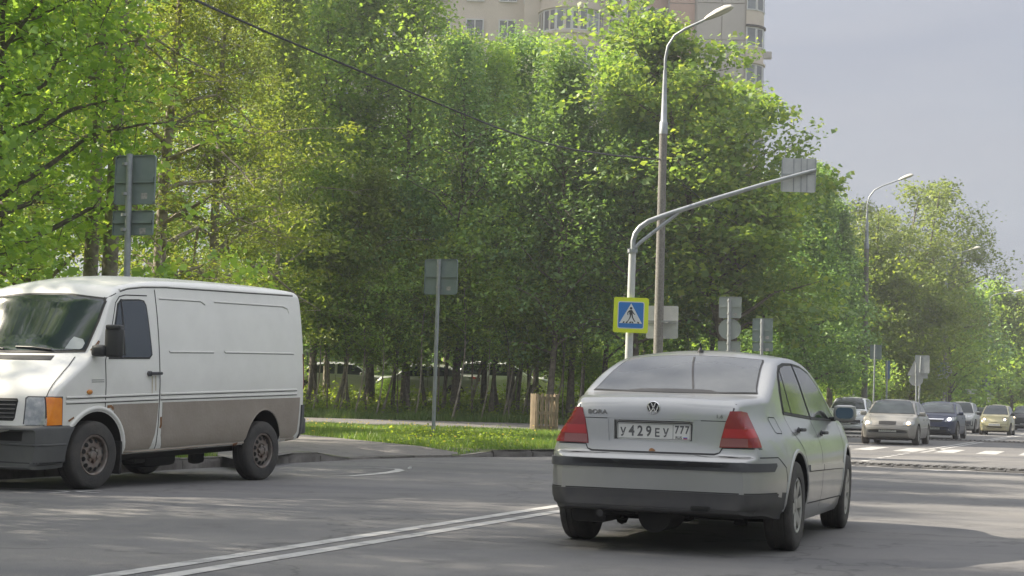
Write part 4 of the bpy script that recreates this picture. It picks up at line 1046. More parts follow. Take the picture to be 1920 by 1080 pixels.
class Body:
    """closed car shell. stations: list of (x, zbot, ztop) along the car; half width W(x); side section S(z)"""
    def __init__(s, stations, W, S, crown, rad, bend_r, bend_f, xr, xf, taper=None, nz=22, ny=9, sub=3):
        s.W, s.S = W, S; s.taper = taper
        # refine the stations
        st = []
        for i in range(len(stations) - 1):
            for k in range(sub):
                t = k / sub; a, b_ = stations[i], stations[i + 1]; x = a[0] + (b_[0] - a[0]) * t
                st.append((x, smooth_tab([(q[0], q[1]) for q in stations], x), smooth_tab([(q[0], q[2]) for q in stations], x)))
        st.append(stations[-1])
        rings = []
        for x, zb, zt in st:
            cr_ = min(lerp_tab(crown, x), (zt - zb) * .25); r_ = min(lerp_tab(rad, x), (zt - zb) * .45)
            ze = zt - cr_
            ring = []
            for k in range(4): ring.append((s.Y(x, zb) * (k / 4) * .92, zb))        # underside, centre outwards
            for k in range(nz):
                z = zb + .0 + (ze - r_ - zb) * (k / (nz - 1)); y = s.Y(x, z)
                if z < zb + .04: y -= .02
                ring.append((y, z))
            yt = s.Y(x, ze - r_)
            rr = min(r_ * 1.25, yt * .5)
            for k in range(1, 7):
                a = pi / 2 * k / 6; ring.append((yt - rr + rr * cos(a) - 0 * a, ze - r_ + r_ * sin(a)))
            y_in = yt - rr
            for k in range(1, ny + 1):
                y = y_in * (1 - k / ny); ring.append((y, zt - cr_ * (y / max(y_in, 1e-3)) ** 2))
            full = []
            for (y, z) in ring:
                bend = (bend_r * (1 - ss(-0.05, 1, (x - xr) / 1.6)) - bend_f * ss(0, 1.05, 1 - (xf - x) / 1.6)) * (min(1, y / .87)) ** 2.2
                full.append((x + bend, y, z))
            rings.append(full)
        V = []; n_ = len(rings[0]); F = []
        # right half then mirrored left half (centre points shared)
        m_ = 2 * n_ - 2
        for full in rings:
            V += full; V += [(x, -y, z) for x, y, z in reversed(full[1:-1])]
        for i in range(len(rings) - 1):
            for k in range(m_):
                k2 = (k + 1) % m_; F.append((i * m_ + k, i * m_ + k2, (i + 1) * m_ + k2, (i + 1) * m_ + k))
        L_ = len(rings) - 1
        for base_ in (0, L_ * m_):     # caps as ladders between mirrored points
            for k in range(0, n_ - 1):
                a, b_ = base_ + k, base_ + k + 1
                a2 = base_ + (m_ - k) % m_ if k > 0 else base_; b2 = base_ + (m_ - k - 1)
                if k == 0: F.append((a, b_, b2))
                elif k == n_ - 2: F.append((a, b_, a2))
                else: F.append((a, b_, b2, a2))
        s.V, s.F = V, F
        bm = bmesh.new(); vs_ = [bm.verts.new(v) for v in V]
        for f in F:
            try: bm.faces.new([vs_[i] for i in f])
            except ValueError: pass
        bmesh.ops.remove_doubles(bm, verts=bm.verts, dist=1e-4)
        bmesh.ops.recalc_face_normals(bm, faces=bm.faces)
        s.me = bpy.data.meshes.new('body'); bm.to_mesh(s.me)
        s.bvh = BVHTree.FromBMesh(bm); bm.free()
    def Y(s, x, z):
        y = smooth_tab(s.W, x) * smooth_tab(s.S, z)
        if s.taper: y -= s.taper(x, z)
        return max(.05, y)
    def project(s, mode, side, a, b_, off):
        if mode == 'side': o, d, nr = Vector((a, side * 4, b_)), Vector((0, -side, 0)), Vector((a, side * .8, b_))
        elif mode == 'rear': o, d, nr = Vector((-9, a, b_)), Vector((1, 0, 0)), Vector((-3, a, b_))
        elif mode == 'front': o, d, nr = Vector((12, a, b_)), Vector((-1, 0, 0)), Vector((5, a, b_))
        elif mode == 'wrap': o, d, nr = Vector((-.2 - 2.2 * cos(a), 2.2 * sin(a), b_)), Vector((cos(a), -sin(a), 0)), Vector((-.9, sin(a), b_))
        elif mode == 'wrapf': o, d, nr = Vector((.3 + 2.2 * cos(a), 2.2 * sin(a), b_)), Vector((-cos(a), -sin(a), 0)), Vector((.9, sin(a), b_))
        else: o, d, nr = Vector((a, b_, 6)), Vector((0, 0, -1)), Vector((a, b_, 3))
        loc, nn, _, _ = s.bvh.ray_cast(o, d)
        if loc is None: loc, nn, _, _ = s.bvh.find_nearest(nr)
        return loc + nn * off, nn
    def patch(s, name, poly, mode, side, off, m, parent, grid=.05, thick=.012, smooth=40, extra=None):
        bm = bmesh.new()
        polys = [poly] + (extra or [])
        for P_ in polys:
            f = bm.faces.new([bm.verts.new((p[0], p[1], 0)) for p in P_])
        allp = [p for P_ in polys for p in P_]
        for ax in (0, 1):
            lo, hi = min(p[ax] for p in allp), max(p[ax] for p in allp); g = math.floor(lo / grid) * grid + grid * .999
            while g < hi:
                no = Vector((1, 0, 0)) if ax == 0 else Vector((0, 1, 0))
                bmesh.ops.bisect_plane(bm, geom=bm.verts[:] + bm.edges[:] + bm.faces[:], plane_co=no * g, plane_no=no, dist=1e-5); g += grid
        norms = {}
        for v in bm.verts:
            loc, nn = s.project(mode, side, v.co.x, v.co.y, off); v.co = loc; norms[v] = nn
        bm.normal_update()
        flips = [f for f in bm.faces if f.normal.dot(norms[f.verts[0]]) < 0]
        for f in flips: f.normal_flip()
        if thick > 0:
            be = [e for e in bm.edges if e.is_boundary]
            r_ = bmesh.ops.extrude_edge_only(bm, edges=be)
            nv = [v for v in r_['geom'] if isinstance(v, bmesh.types.BMVert)]
            for v in nv:
                nb = [e.other_vert(v) for e in v.link_edges if e.other_vert(v) in norms]
                if nb: v.co = v.co - norms[nb[0]] * (off + thick)
        me = bpy.data.meshes.new(name); bm.to_mesh(me); bm.free()
        if smooth: sharp(me, smooth)
        me.materials.append(m); return link(name, me, parent)
    def line(s, name, pts, mode, side, w, m, parent, off=.0015, step=.04, closed=False, h_=0.0):
        if closed: pts = pts + [pts[0]]
        P_ = []
        for i in range(len(pts) - 1):
            a, b_ = Vector(pts[i]), Vector(pts[i + 1]); n_ = max(1, int((b_ - a).length / step))
            P_ += [a.lerp(b_, k / n_) for k in range(n_)]
        P_.append(Vector(pts[-1]))
        mb = MB(); L_ = []
        for i, p in enumerate(P_):
            d = (P_[min(i + 1, len(P_) - 1)] - P_[max(0, i - 1)]); d.normalize(); nr = Vector((-d.y, d.x)) * w / 2
            a = s.project(mode, side, p.x + nr.x, p.y + nr.y, off)[0]; c = s.project(mode, side, p.x - nr.x, p.y - nr.y, off)[0]
            if h_ > 0:
                a2 = s.project(mode, side, p.x + nr.x * .55, p.y + nr.y * .55, off + h_)[0]; c2 = s.project(mode, side, p.x - nr.x * .55, p.y - nr.y * .55, off + h_)[0]
                L_.append((a, a2, c2, c))
            else: L_.append((a, c))
        k_ = len(L_[0])
        for r_ in L_: mb.v += [tuple(v) for v in r_]
        for i in range(len(L_) - 1):
            for j in range(k_ - 1): mb.f.append((i * k_ + j, i * k_ + j + 1, (i + 1) * k_ + j + 1, (i + 1) * k_ + j)); mb.m.append(0)
        me = mb.mesh(name, [m], None, False)
        if h_ > 0: sharp(me, 60)
        return link(name, me, parent)
def cut(body_me, cutters, mats):
    """boolean-difference a list of (MB, material) from the body mesh"""
    o = bpy.data.objects.new('tmp', body_me); COL.objects.link(o); tmp = []
    for mb_, m_ in cutters:
        c = mb_.build('tmpc', m_); c.hide_render = True; tmp.append(c)
        md = o.modifiers.new('b', 'BOOLEAN'); md.operation = 'DIFFERENCE'; md.solver = 'EXACT'; md.object = c; md.material_mode = 'TRANSFER'
    dg = bpy.context.evaluated_depsgraph_get(); dg.update()
    me = bpy.data.meshes.new_from_object(o.evaluated_get(dg)); me.name = 'body'
    for c in tmp: cm = c.data; bpy.data.objects.remove(c); bpy.data.meshes.remove(cm)
    bpy.data.objects.remove(o)
    return me
def wheel(parent, x, y, r, w, style, mtyre, mrim, steer=0.0, rim_r=None, n=40):
    side = 1 if y > 0 else -1; rr = rim_r or r * .62
    e = bpy.data.objects.new('wheel', None); COL.objects.link(e); e.parent = parent
    e.location = (x, y, r); e.rotation_euler = (0, random.Random(x * 3 + y).uniform(0, 3), steer)
    e.empty_display_size = .1
    if steer: e.rotation_mode = 'ZXY'
    h_ = w / 2
    b = MB(); tr = r - .007
    prof = [(rr, -h_ * .82), (rr * 1.04, -h_ * .98), (r * .86, -h_ * 1.04), (r * .955, -h_ * .93), (r * .99, -h_ * .78)]
    for g in (-.45, -.05, .35):
        prof += [(r, (g - .12) * h_), (tr, (g - .10) * h_), (tr, (g + .04) * h_), (r, (g + .06) * h_)]
    prof += [(r * .99, h_ * .78), (r * .955, h_ * .93), (r * .86, h_ * 1.04), (rr * 1.04, h_ * .98), (rr, h_ * .82)]
    b.lathe(prof, n, 'y', caps=False); b.build('tyre', mtyre, e, 50)
    o = side * h_
    b = MB()
    b.lathe([(rr * 1.01, o * .86), (rr * .97, o * .95), (rr * .90, o * .88), (rr * .88, o * .3), (rr * .88, -o * .8)], n, 'y', caps=False)
    b.cur = 1
    b.lathe([(rr * .87, o * .25), (.001, o * .25)], 24, 'y'); b.cur = 0
    if style == 'alloy':
        for k in range(6):
            a = 2 * pi * k / 6
            for da in (0,):
                c, s_ = cos(a), sin(a)
                def P(rad_, t_, yy): return Vector((c * rad_ - s_ * t_, yy, s_ * rad_ + c * t_))
                V = [P(rr * .16, -.030, o * .78), P(rr * .16, .030, o * .78), P(rr * .93, .046, o * .90), P(rr * .93, -.046, o * .90), P(rr * .16, -.024, o * .4), P(rr * .16, .024, o * .4), P(rr * .93, .038, o * .5), P(rr * .93, -.038, o * .5), P(rr * .5, 0, o * .95)]
                b.add(V, [(0, 1, 8), (1, 2, 8), (2, 3, 8), (3, 0, 8), (0, 4, 5, 1), (1, 5, 6, 2), (3, 2, 6, 7), (0, 3, 7, 4)])
        b.lathe([(rr * .27, o * .55), (rr * .25, o * .84), (rr * .10, o * .9), (.001, o * .9)], 18, 'y')
    else:
        b.lathe([(rr * .89, o * .30), (rr * .84, o * .45), (rr * .80, o * .60), (rr * .60, o * .80), (rr * .42, o * .72), (rr * .40, o * .58), (rr * .22, o * .56), (rr * .2, o * .85), (.001, o * .87)], 28, 'y')
        b.cur = 1
        for k in range(12):
            a = 2 * pi * k / 12; rc = rr * .70; q = Vector((cos(a) * rc, o * .735, sin(a) * rc))
            nrm = Vector((cos(a) * .45, side * .9, sin(a) * .45)).normalized(); t1 = Vector((-sin(a), 0, cos(a))); t2 = nrm.cross(t1)
            V = [q + nrm * .004 + (t1 * cos(j * pi / 4) + t2 * sin(j * pi / 4)) * rr * .125 for j in range(8)]
            b.add(V, [tuple(range(8))])
        b.cur = 0
        for k in range(6):
            a = 2 * pi * k / 6; q = (cos(a) * rr * .31, o * .60, sin(a) * rr * .31); b.lathe([(.016, -.0), (.016, side * .03), (.001, side * .032)], 6, 'y', q)
    b.build('rim', [mrim, m_well], e, 45, fix=True)
    return e
def text_mesh(name, body, size, m, parent, loc, R3, ext=.001, bold=0.0, align='CENTER', xs=1.0):
    cu = bpy.data.curves.new(name, 'FONT'); cu.body = body; cu.size = size; cu.extrude = ext; cu.align_x = align; cu.align_y = 'CENTER'; cu.offset = bold; cu.resolution_u = 3
    o = bpy.data.objects.new('tmp', cu); COL.objects.link(o); dg = bpy.context.evaluated_depsgraph_get(); dg.update()
    me = bpy.data.meshes.new_from_object(o.evaluated_get(dg)); bpy.data.objects.remove(o); bpy.data.curves.remove(cu)
    me.materials.clear(); me.materials.append(m)
    for v in me.vertices: q = R3 @ Vector((v.co.x * xs, v.co.y, v.co.z)); v.co = q + Vector(loc)
    me.name = name
    return link(name, me, parent)
REAR = Matrix(((0, 0, -1), (-1, 0, 0), (0, 1, 0)))     # text x -> -y, text y -> z, normal -> -x
FRONT = Matrix(((0, 0, 1), (1, 0, 0), (0, 1, 0)))
def conform(o, B, off=.003):
    xs_ = [v.co.x for v in o.data.vertices]; xm = max(xs_)
    for v in o.data.vertices:
        p, _ = B.project('rear', 0, v.co.y, v.co.z, 0); v.co.x = p.x - off - .004 - (xm - v.co.x)
def plate(parent, x, z, txt, reg, face, w=.52, h_=.112):
    sx = -1 if face == 'rear' else 1; R3 = REAR if face == 'rear' else FRONT
    fr = lambda a, b_, h: Vector((x + sx * h, -sx * a * -1 if False else (sx * a), z + b_))
    f2 = lambda a, b_, h: Vector((x + sx * h, sx * a, z + b_))
    b = MB(); b.prism(rrect(w + .012, h_ + .012, .012), 0, .006, f2); p = b.build('number_plate', m_black, parent)
    b = MB(); b.prism(rrect(w, h_, .010), .006, .0085, f2); b.build('plate_face', m_plate, p)
    b = MB()
    fr2 = .003
    for (a0, a1, c0, c1) in ((-w / 2 + .004, w / 2 - .004, h_ / 2 - .007, h_ / 2 - .004), (-w / 2 + .004, w / 2 - .004, -h_ / 2 + .004, -h_ / 2 + .007), (-w / 2 + .004, -w / 2 + .007, -h_ / 2 + .004, h_ / 2 - .004), (w / 2 - .007, w / 2 - .004, -h_ / 2 + .004, h_ / 2 - .004)):
        b.prism([(a0, c0), (a1, c0), (a1, c1), (a0, c1)], .0085, .0092, f2)
    L = 1 if face == 'rear' else 1
    xd = .135
    def tx(xc): return sx * xc      # plate-right is -y at the rear
    lx = (lambda a: -a) if face == 'rear' else (lambda a: a)
    b.v = b.v
    b.prism([(sx * -0, 0)] * 0 or [(lx(xd) * sx * 1 - .0015, -h_ / 2 + .004), (lx(xd) * sx + .0015, -h_ / 2 + .004), (lx(xd) * sx + .0015, h_ / 2 - .004), (lx(xd) * sx - .0015, h_ / 2 - .004)], .0085, .0092, f2)
    b.build('border', m_ink, p)
    xx = x + sx * .0090
    def put(s_, a, zz, size, xs=1.0): text_mesh('characters', s_, size, m_ink, p, (xx, lx(a), z + zz), R3, .0006, .0025 * size / .09, xs=xs)
    cx_ = -.218
    for ch in txt:
        big = ch.isdigit()
        put(ch, cx_, -.002 if big else -.011, .098 if big else .078, .82); cx_ += .0605
    k = -1
    for ch in reg: put(ch, .197 + k * .036, .014, .074, .8); k += 1
    put('RUS', .175, -.038, .026)
    for i, mm in enumerate((m_wht, m_blue, m_red)):
        b = MB(); a = lx(.222) * sx; b.prism([(a - .014, -.034 - i * .006), (a + .014, -.034 - i * .006), (a + .014, -.028 - i * .006), (a - .014, -.028 - i * .006)], .0085, .0092, f2); b.build('flag_stripe', mm, p)
    return p
m_red = mat('sign_red', (.45, .02, .02), .5)
def paint(name, col, metal, rough=.38, dirt=None, coat=.6): return mat(name, col, rough, metal, .5, coat, var=tuple(c * .94 for c in col), vscale=2.5, dirt=dirt, coat_r=.08)

# ------------------------------------------------------------------ grey saloon (foreground)
m_silver = paint('silver_paint', (.335, .34, .34), .62, .29, dirt=((.30, .29, .26), .15, .95, .22), coat=.5)
m_trim = mat('bumper_trim', (.06, .062, .068), .65)
m_valance = mat('lower_bumper', (.048, .047, .05), .75, var=(.065, .062, .06), vscale=4)
m_tail = mat('tail_lamp_red', (.24, .006, .010), .25, 0, .5, coat=.3, var=(.17, .005, .008), vscale=7, coat_r=.1)
m_tail2 = mat('tail_lamp_bright', (.34, .008, .012), .25, 0, .5, coat=.3, coat_r=.1)
m_tailc = mat('tail_lamp_clear', (.20, .06, .06), .25, 0, .5, coat=.3, coat_r=.1)
m_orange = mat('indicator_orange', (.85, .28, .01), .25, 0, .6, coat=.5, var=(.72, .18, .005), vscale=9)
m_rust = mat('rust', (.16, .065, .025), .9, var=(.28, .15, .07), vscale=30)
m_alloy = mat('alloy_wheel', (.38, .38, .37), .45, .6, var=(.28, .27, .25), vscale=8)
SED = thing('saloon_car', 'silver grey saloon seen from behind in the foreground, dusty rear window, red tail lamps', 'car', (1.288, 12.203, 0), radians(70.55))
st = [(-.990, .315, .632), (-.984, .300, .646), (-.976, .292, .654), (-.955, .285, .672), (-.925, .28, .690), (-.905, .28, .76), (-.893, .28, .90), (-.882, .28, .985), (-.862, .28, 1.035), (-.82, .28, 1.058), (-.72, .27, 1.075), (-.58, .25, 1.088), (-.46, .24, 1.098), (-.38, .23, 1.11),
      (-.30, .22, 1.145), (-.1, .21, 1.235), (.1, .20, 1.315), (.3, .19, 1.378), (.42, .19, 1.405), (.6, .18, 1.432), (.9, .18, 1.450), (1.2, .18, 1.452), (1.5, .18, 1.438), (1.75, .18, 1.40), (1.95, .18, 1.34), (2.2, .18, 1.215), (2.45, .18, 1.09), (2.62, .18, 1.02), (2.8, .19, .985), (3.0, .20, .94), (3.18, .22, .87), (3.28, .24, .80), (3.34, .26, .70), (3.375, .28, .62), (3.39, .36, .52)]
Wt = [(-1.0, .62), (-.985, .64), (-.95, .695), (-.88, .745), (-.75, .79), (-.6, .822), (-.4, .848), (0, .866), (1.2, .868), (2.4, .866), (2.8, .85), (3.1, .81), (3.3, .74), (3.4, .66)]
St = [(.15, .93), (.25, .955), (.35, .985), (.5, 1.0), (.66, .992), (.78, .955), (.86, .905), (.93, .862), (.98, .84), (1.05, .815), (1.2, .765), (1.35, .70), (1.45, .65)]
def sed_taper(x, z): return .06 * (1 - ss(-.95, -.2, x)) * ss(.66, 1.0, z)
SB = Body(st, Wt, St, crown=[(-1, .012), (-.4, .02), (.4, .045), (1.6, .045), (2.6, .05), (3.4, .03)], rad=[(-1, .012), (-.955, .02), (-.88, .05), (-.4, .06), (.2, .07), (1.6, .06), (2.6, .08), (3.4, .06)], bend_r=.15, bend_f=.22, xr=-.99, xf=3.39, taper=sed_taper)
cuts = []
for xw in (0.0, 2.513):
    for sd in (-1, 1):
        b = MB(); b.lathe([(.372, sd * .52), (.372, sd * .70), (.368, sd * 1.1)], 40, 'y', (xw, 0, .325)); cuts.append((b, m_well))
b = MB(); V0 = [(-1.2, .305, .760), (-1.2, -.305, .760), (-1.2, -.315, .908), (-1.2, .315, .908)]; V1 = [(-.850, .270, .772), (-.850, -.270, .772), (-.850, -.275, .902), (-.850, .275, .902)]
b.add(V0 + V1, [(0, 1, 2, 3), (4, 7, 6, 5), (0, 4, 5, 1), (1, 5, 6, 2), (2, 6, 7, 3), (3, 7, 4, 0)]); cuts.append((b, m_silver))
SB.me.materials.append(m_silver); SB.me.materials.append(m_valance)
for f in SB.me.polygons:
    if f.center.x < -.33 and f.center.z < .415: f.material_index = 1
me = cut(SB.me, cuts, None); sharp(me, 50); body = link('body', me, SED)
# rear window, frame and seam
rw = [(.592, 1.112), (.575, 1.145), (.545, 1.25), (.512, 1.345), (.495, 1.362), (.25, 1.378), (0, 1.384)]
rwp = rw + [(-a, b_) for a, b_ in reversed(rw[:-1])] + [(-.35, 1.108), (0, 1.106), (.35, 1.108)]
SB.patch('window_rubber', [(a * 1.022, 1.245 + (b_ - 1.245) * 1.045) for a, b_ in rwp], 'rear', 0, .0035, m_winframe, SED, .06, .005)
rwin = SB.patch('rear_window', rwp, 'rear', 0, .0065, m_rearglass, SED, .06, .005)
SB.line('window_seam', [(-.155, 1.115), (-.010, 1.37)], 'rear', 0, .012, m_winframe, rwin, .009)
# boot lid with its cut-out for the plate recess
lid_up = [(.518, .914), (.535, .975), (.548, 1.030), (.535, 1.047), (-.535, 1.047), (-.548, 1.030), (-.535, .975), (-.518, .914)]
lid_lo = [(.517, .908), (.322, .908), (.308, .757), (-.308, .757), (-.322, .908), (-.517, .908), (-.478, .735), (-.462, .702), (-.43, .692), (.43, .692), (.462, .702), (.478, .735)]
SB.line('boot_gap', [(.551, 1.03), (.538, .97), (.482, .735), (.463, .70), (.43, .687), (-.43, .687), (-.463, .70), (-.482, .735), (-.538, .97), (-.551, 1.03)], 'rear', 0, .012, m_seam, SED, .0012, .03)
SB.line('boot_crease', [(.519, .911), (.33, .911)], 'rear', 0, .008, m_seam, SED, .0012, .03); SB.line('boot_crease', [(-.33, .911), (-.519, .911)], 'rear', 0, .008, m_seam, SED, .0012, .03)
lid = SB.patch('boot_lid', lid_up, 'rear', 0, .0035, m_silver, SED, .045, .004, extra=[lid_lo])
b = MB(); b.box((-.853, 0, .903), (.03, .5, .012)); b.build('recess_lip', m_seam, lid)
plate(SED, -.8535, .828, 'У429ЕУ', '777', 'rear')
# badge
ec, _ = SB.project('rear', 0, 0.0, .988, .004)
b = MB(); b.lathe([(.047, .000), (.047, .006), (.043, .010), (.039, .006), (.039, .002), (.001, .002)], 28, 'x', (0, 0, 0)); b.v = [(-x + ec.x, y, z + ec.z) for x, y, z in b.v]
emb = b.build('badge', m_chrome, SED, 50)
b = MB(); b.lathe([(.0385, .0), (.0385, .003), (.001, .003)], 24, 'x'); b.v = [(-x + ec.x, y, z + ec.z) for x, y, z in b.v]; b.build('badge_disc', m_seam, emb)
b = MB()
def stroke(p, q, w=.0075):
    p, q = Vector(p), Vector(q); d = (q - p).normalized(); n_ = Vector((-d.y, d.x)) * w / 2
    b.prism([tuple(p + n_), tuple(p - n_), tuple(q - n_), tuple(q + n_)], .003, .009, lambda a, c, h: Vector((ec.x - h, -a, ec.z + c)))
for sx_ in (-1, 1):
    stroke((sx_ * .0155, .035), (sx_ * .0015, .004)); stroke((sx_ * .034, .016), (sx_ * .0165, -.032)); stroke((sx_ * .0165, -.032), (sx_ * .001, .0005))
b.build('badge_letters', m_chrome, emb)
m_letter = mat('dull_chrome_letters', (.17, .17, .17), .4, .5)
tl, _ = SB.project('rear', 0, .405, .953, .0045); conform(text_mesh('model_lettering', 'BORA', .042, m_letter, SED, (tl.x, .405, .953), REAR, .002, .0005, xs=1.3), SB)
tl, _ = SB.project('rear', 0, -.455, .943, .0045); conform(text_mesh('engine_lettering', '1.6', .034, m_letter, SED, (tl.x, -.455, .943), REAR, .002, .0005, xs=1.2), SB)
b_ = SB.patch('rust_spot', [(.018, .697), (.01, .712), (-.004, .716), (-.016, .710), (-.03, .700), (-.028, .693), (.014, .693)], 'rear', 0, .0048, m_rust, lid, .05, 0)
# tail lamps
for sd in (1, -1):
    q = lambda pts: [(sd * a, c) for a, c in pts]
    lt = SB.patch('tail_lamp', q([(.688, .978), (.78, .980), (.865, .972), (.890, .90), (.902, .80), (.905, .738), (.600, .733), (.618, .80), (.650, .90)]), 'wrap', 0, .010, m_tail, SED, .02, .01, 30)
    SB.patch('reversing_lens', q([(.80, .796), (.620, .796), (.605, .7385), (.80, .7395)]), 'wrap', 0, .0125, m_tailc, lt, .02, .004)
    SB.patch('brake_lens', q([(.628, .800), (.642, .860), (.878, .860), (.888, .802)]), 'wrap', 0, .0115, m_tail2, lt, .02, .002)
    SB.line('lamp_gap', q([(.683, .980), (.640, .875), (.594, .731), (.92, .731)]), 'wrap', 0, .008, m_seam, SED, .0015)
# bumper: gap line, rub strip, dark lower valance, wrapped round the side
for nm, z0_, z1_, m_, off in (('bumper_strip', .576, .634, m_trim, .012), ('lower_valance', .318, .425, m_valance, .007)):
    if nm == 'bumper_strip': P_ = [(1.06, z0_), (1.11, z1_ - .02), (1.10, z1_), (-1.10, z1_), (-1.11, z1_ - .02), (-1.06, z0_)]
    else: P_ = [(.90, .318), (1.10, .335), (1.16, z1_), (-1.16, z1_), (-1.10, .335), (-.90, .318)]
    SB.patch(nm, P_, 'wrap', 0, off, m_, SED, .03, .014)
SB.line('valance_gap', [(1.14, .43), (-1.14, .43)], 'wrap', 0, .008, m_seam, SED, .0015)
for sd in (1, -1):
    SB.line('bumper_gap', [(-.93, .672), (-.55, .672), (-.40, .60), (-.37, .50)], 'side', sd, .008, m_seam, SED, .0012)
b = MB(); b.box((-.975, -.36, .325), (.03, .13, .035), bev=.01); b.build('valance_slot', m_well, SED)
# side glass with frames, both sides
gr = [(.05, .985), (.13, 1.13), (.26, 1.255), (.40, 1.305), (.60, 1.330), (.955, 1.338), (1.075, .952)]
gf = [(1.150, .948), (1.030, 1.338), (1.35, 1.330), (1.66, 1.29), (1.95, 1.175), (2.2, 1.04), (2.36, .925)]
def grow(P_, k):
    cx_ = sum(p[0] for p in P_) / len(P_); cz = sum(p[1] for p in P_) / len(P_); out = []
    n_ = len(P_); A = sum(P_[i][0] * P_[(i + 1) % n_][1] - P_[(i + 1) % n_][0] * P_[i][1] for i in range(n_)); sg_2 = 1 if A > 0 else -1
    for i in range(n_):
        p0, p1, p2 = Vector(P_[i - 1]), Vector(P_[i]), Vector(P_[(i + 1) % n_]); d1 = (p1 - p0).normalized(); d2 = (p2 - p1).normalized()
        n1 = Vector((d1.y, -d1.x)) * sg_2; n2 = Vector((d2.y, -d2.x)) * sg_2; nn = (n1 + n2); L = nn.length
        if L < .3: nn = n1; L = 1
        nn = nn / L; out.append(tuple(p1 + nn * k / max(.5, nn.dot(n1))))
    return out
for sd in (1, -1):
    for P_, nm in ((gr, 'rear_door'), (gf, 'front_door')):
        SB.patch('window_rubber', grow(P_, .022), 'side', sd, .0045, m_winframe, SED, .08, .004)
        SB.patch('side_window', P_, 'side', sd, .0075, m_sideglass, SED, .08, .004)
    SB.line('quarter_post', [(.335, 1.30), (.325, .975)], 'side', sd, .022, m_winframe, SED, .0095)
    SB.line('door_gap', [(1.09, .93), (1.05, .8), (1.04, .6), (1.04, .26)], 'side', sd, .010, m_seam, SED)
    SB.line('door_gap', [(.0, .985), (.03, .85), (.22, .74), (.36, .58)], 'side', sd, .008, m_seam, SED)
    SB.line('door_gap', [(2.42, .90), (2.30, .78), (2.16, .6), (2.13, .28)], 'side', sd, .008, m_seam, SED)
    SB.line('sill_gap', [(.40, .315), (2.13, .295)], 'side', sd, .010, m_seam, SED)
    SB.patch('door_strip', [(.40, .555), (.40, .598), (1.03, .590), (1.03, .547)], 'side', sd, .013, m_silver, SED, .08, .012)
    SB.patch('door_strip', [(1.05, .546), (1.05, .589), (2.12, .572), (2.12, .530)], 'side', sd, .013, m_silver, SED, .08, .012)
    SB.line('strip_shadow_gap', [(.40, .551), (1.03, .543), (2.12, .527)], 'side', sd, .008, m_seam, SED)
    for hx, hz in ((.30, .845), (1.27, .815)):
        c, nn = SB.project('side', sd, hx, hz, .0)
        b = MB(); b.lathe([(.0, 0), (.038, 0), (.040, .006), (.034, .010), (.001, .004)], 14, 'y'); b.v = [(x * 1.2 + c.x, c.y + sd * y, z * .8 + c.z) for x, y, z in b.v]
        b.box((c.x + .01, c.y + sd * .035, c.z + .012), (.17, .028, .026), bev=.01); b.build('door_handle', m_trim, SED, 40)
# wheel-arch lips
for sd in (1, -1):
    for xw in (0, 2.513):
        SB.line('arch_lip', [(xw + .384 * cos(a), .325 + .384 * sin(a)) for a in [radians(d) for d in range(-8, 189, 8)]], 'side', sd, .028, m_silver, SED, -.001, .04, h_=.009)
fl = [(-.42, .845), (-.40, .835), (-.30, .832), (-.285, .845), (-.29, .93), (-.30, .942), (-.41, .945), (-.425, .93)]
SB.line('fuel_flap_gap', fl, 'side', -1, .007, m_seam, SED, closed=True)
# mirrors
for sd in (1, -1):
    mr = bpy.data.objects.new('door_mirror', None); COL.objects.link(mr); mr.parent = SED; mr.location = (2.17, sd * .87, .985); mr.rotation_euler = (0, 0, sd * radians(-6))
    b = MB(); b.box((.04, 0, 0), (.13, .19, .135), bev=.045); b.build('mirror_shell', m_silver, mr, 60)
    b = MB(); b.box((-.028, 0, 0), (.012, .175, .118), bev=.02); b.build('mirror_rim', m_silver, mr, 60)
    b = MB(); b.prism(rrect(.145, .092, .035), 0, .002, lambda a, c, h: Vector((-.0352 - h, a, c))); b.build('mirror_glass', mat('mirror_glass', (.12, .17, .19), .03, 1.0), mr)
    b = MB(); b.box((.03, -sd * .13, -.05), (.07, .12, .035), bev=.012); b.build('mirror_arm', m_black, mr, 60)
# antenna, underbody, exhaust
c, nn = SB.project('top', 0, .52, 0.0, 0)
b = MB(); b.lathe([(.026, -.01), (.024, .012), (.012, .028), (.009, .04)], 14, 'z', c); b.tube([c + Vector((0, 0, .03)), c + Vector((-.02, 0, .07))], [.009, .006], 8); b.build('antenna', m_black, SED, 50)
b = MB()
b.tube([(-.72, .02, .245), (-.30, .02, .245)], [.115, .12], 18); b.build('muffler', m_under, SED, 40)
b = MB(); b.tube([(.02, -.62, .30), (.02, .62, .30)], .045, 10); b.box((.02, 0, .30), (.10, 1.1, .05)); b.tube([(.0, .45, .3), (-.05, .45, .17), (.0, .45, .17)], .05, 8); b.tube([(.0, -.45, .3), (-.05, -.45, .17)], .05, 8); b.build('rear_axle', m_under, SED, 40)
b = MB(); b.box((.45, .28, .22), (.5, .62, .14), bev=.04); b.box((-.55, .48, .24), (.42, .26, .12), bev=.04); b.build('fuel_tank', m_under, SED, 40)
b = MB(); b.box((1.3, 0, .19), (2.0, 1.2, .05), bev=.01); b.box((2.5, 0, .2), (.5, .9, .1), bev=.03); b.build('floor_pan', m_under, SED)
b = MB(); b.tube([(-.98, .34, .262), (-.72, .34, .262), (-.6, .2, .25)], .024, 10); b.build('exhaust_pipe', m_under, SED, 40)
for xw, st_ in ((0, 0), (2.513, .06)):
    for sd in (1, -1): wheel(SED, xw, sd * .755, .3175, .198, 'alloy', m_rubber, m_alloy, st_)

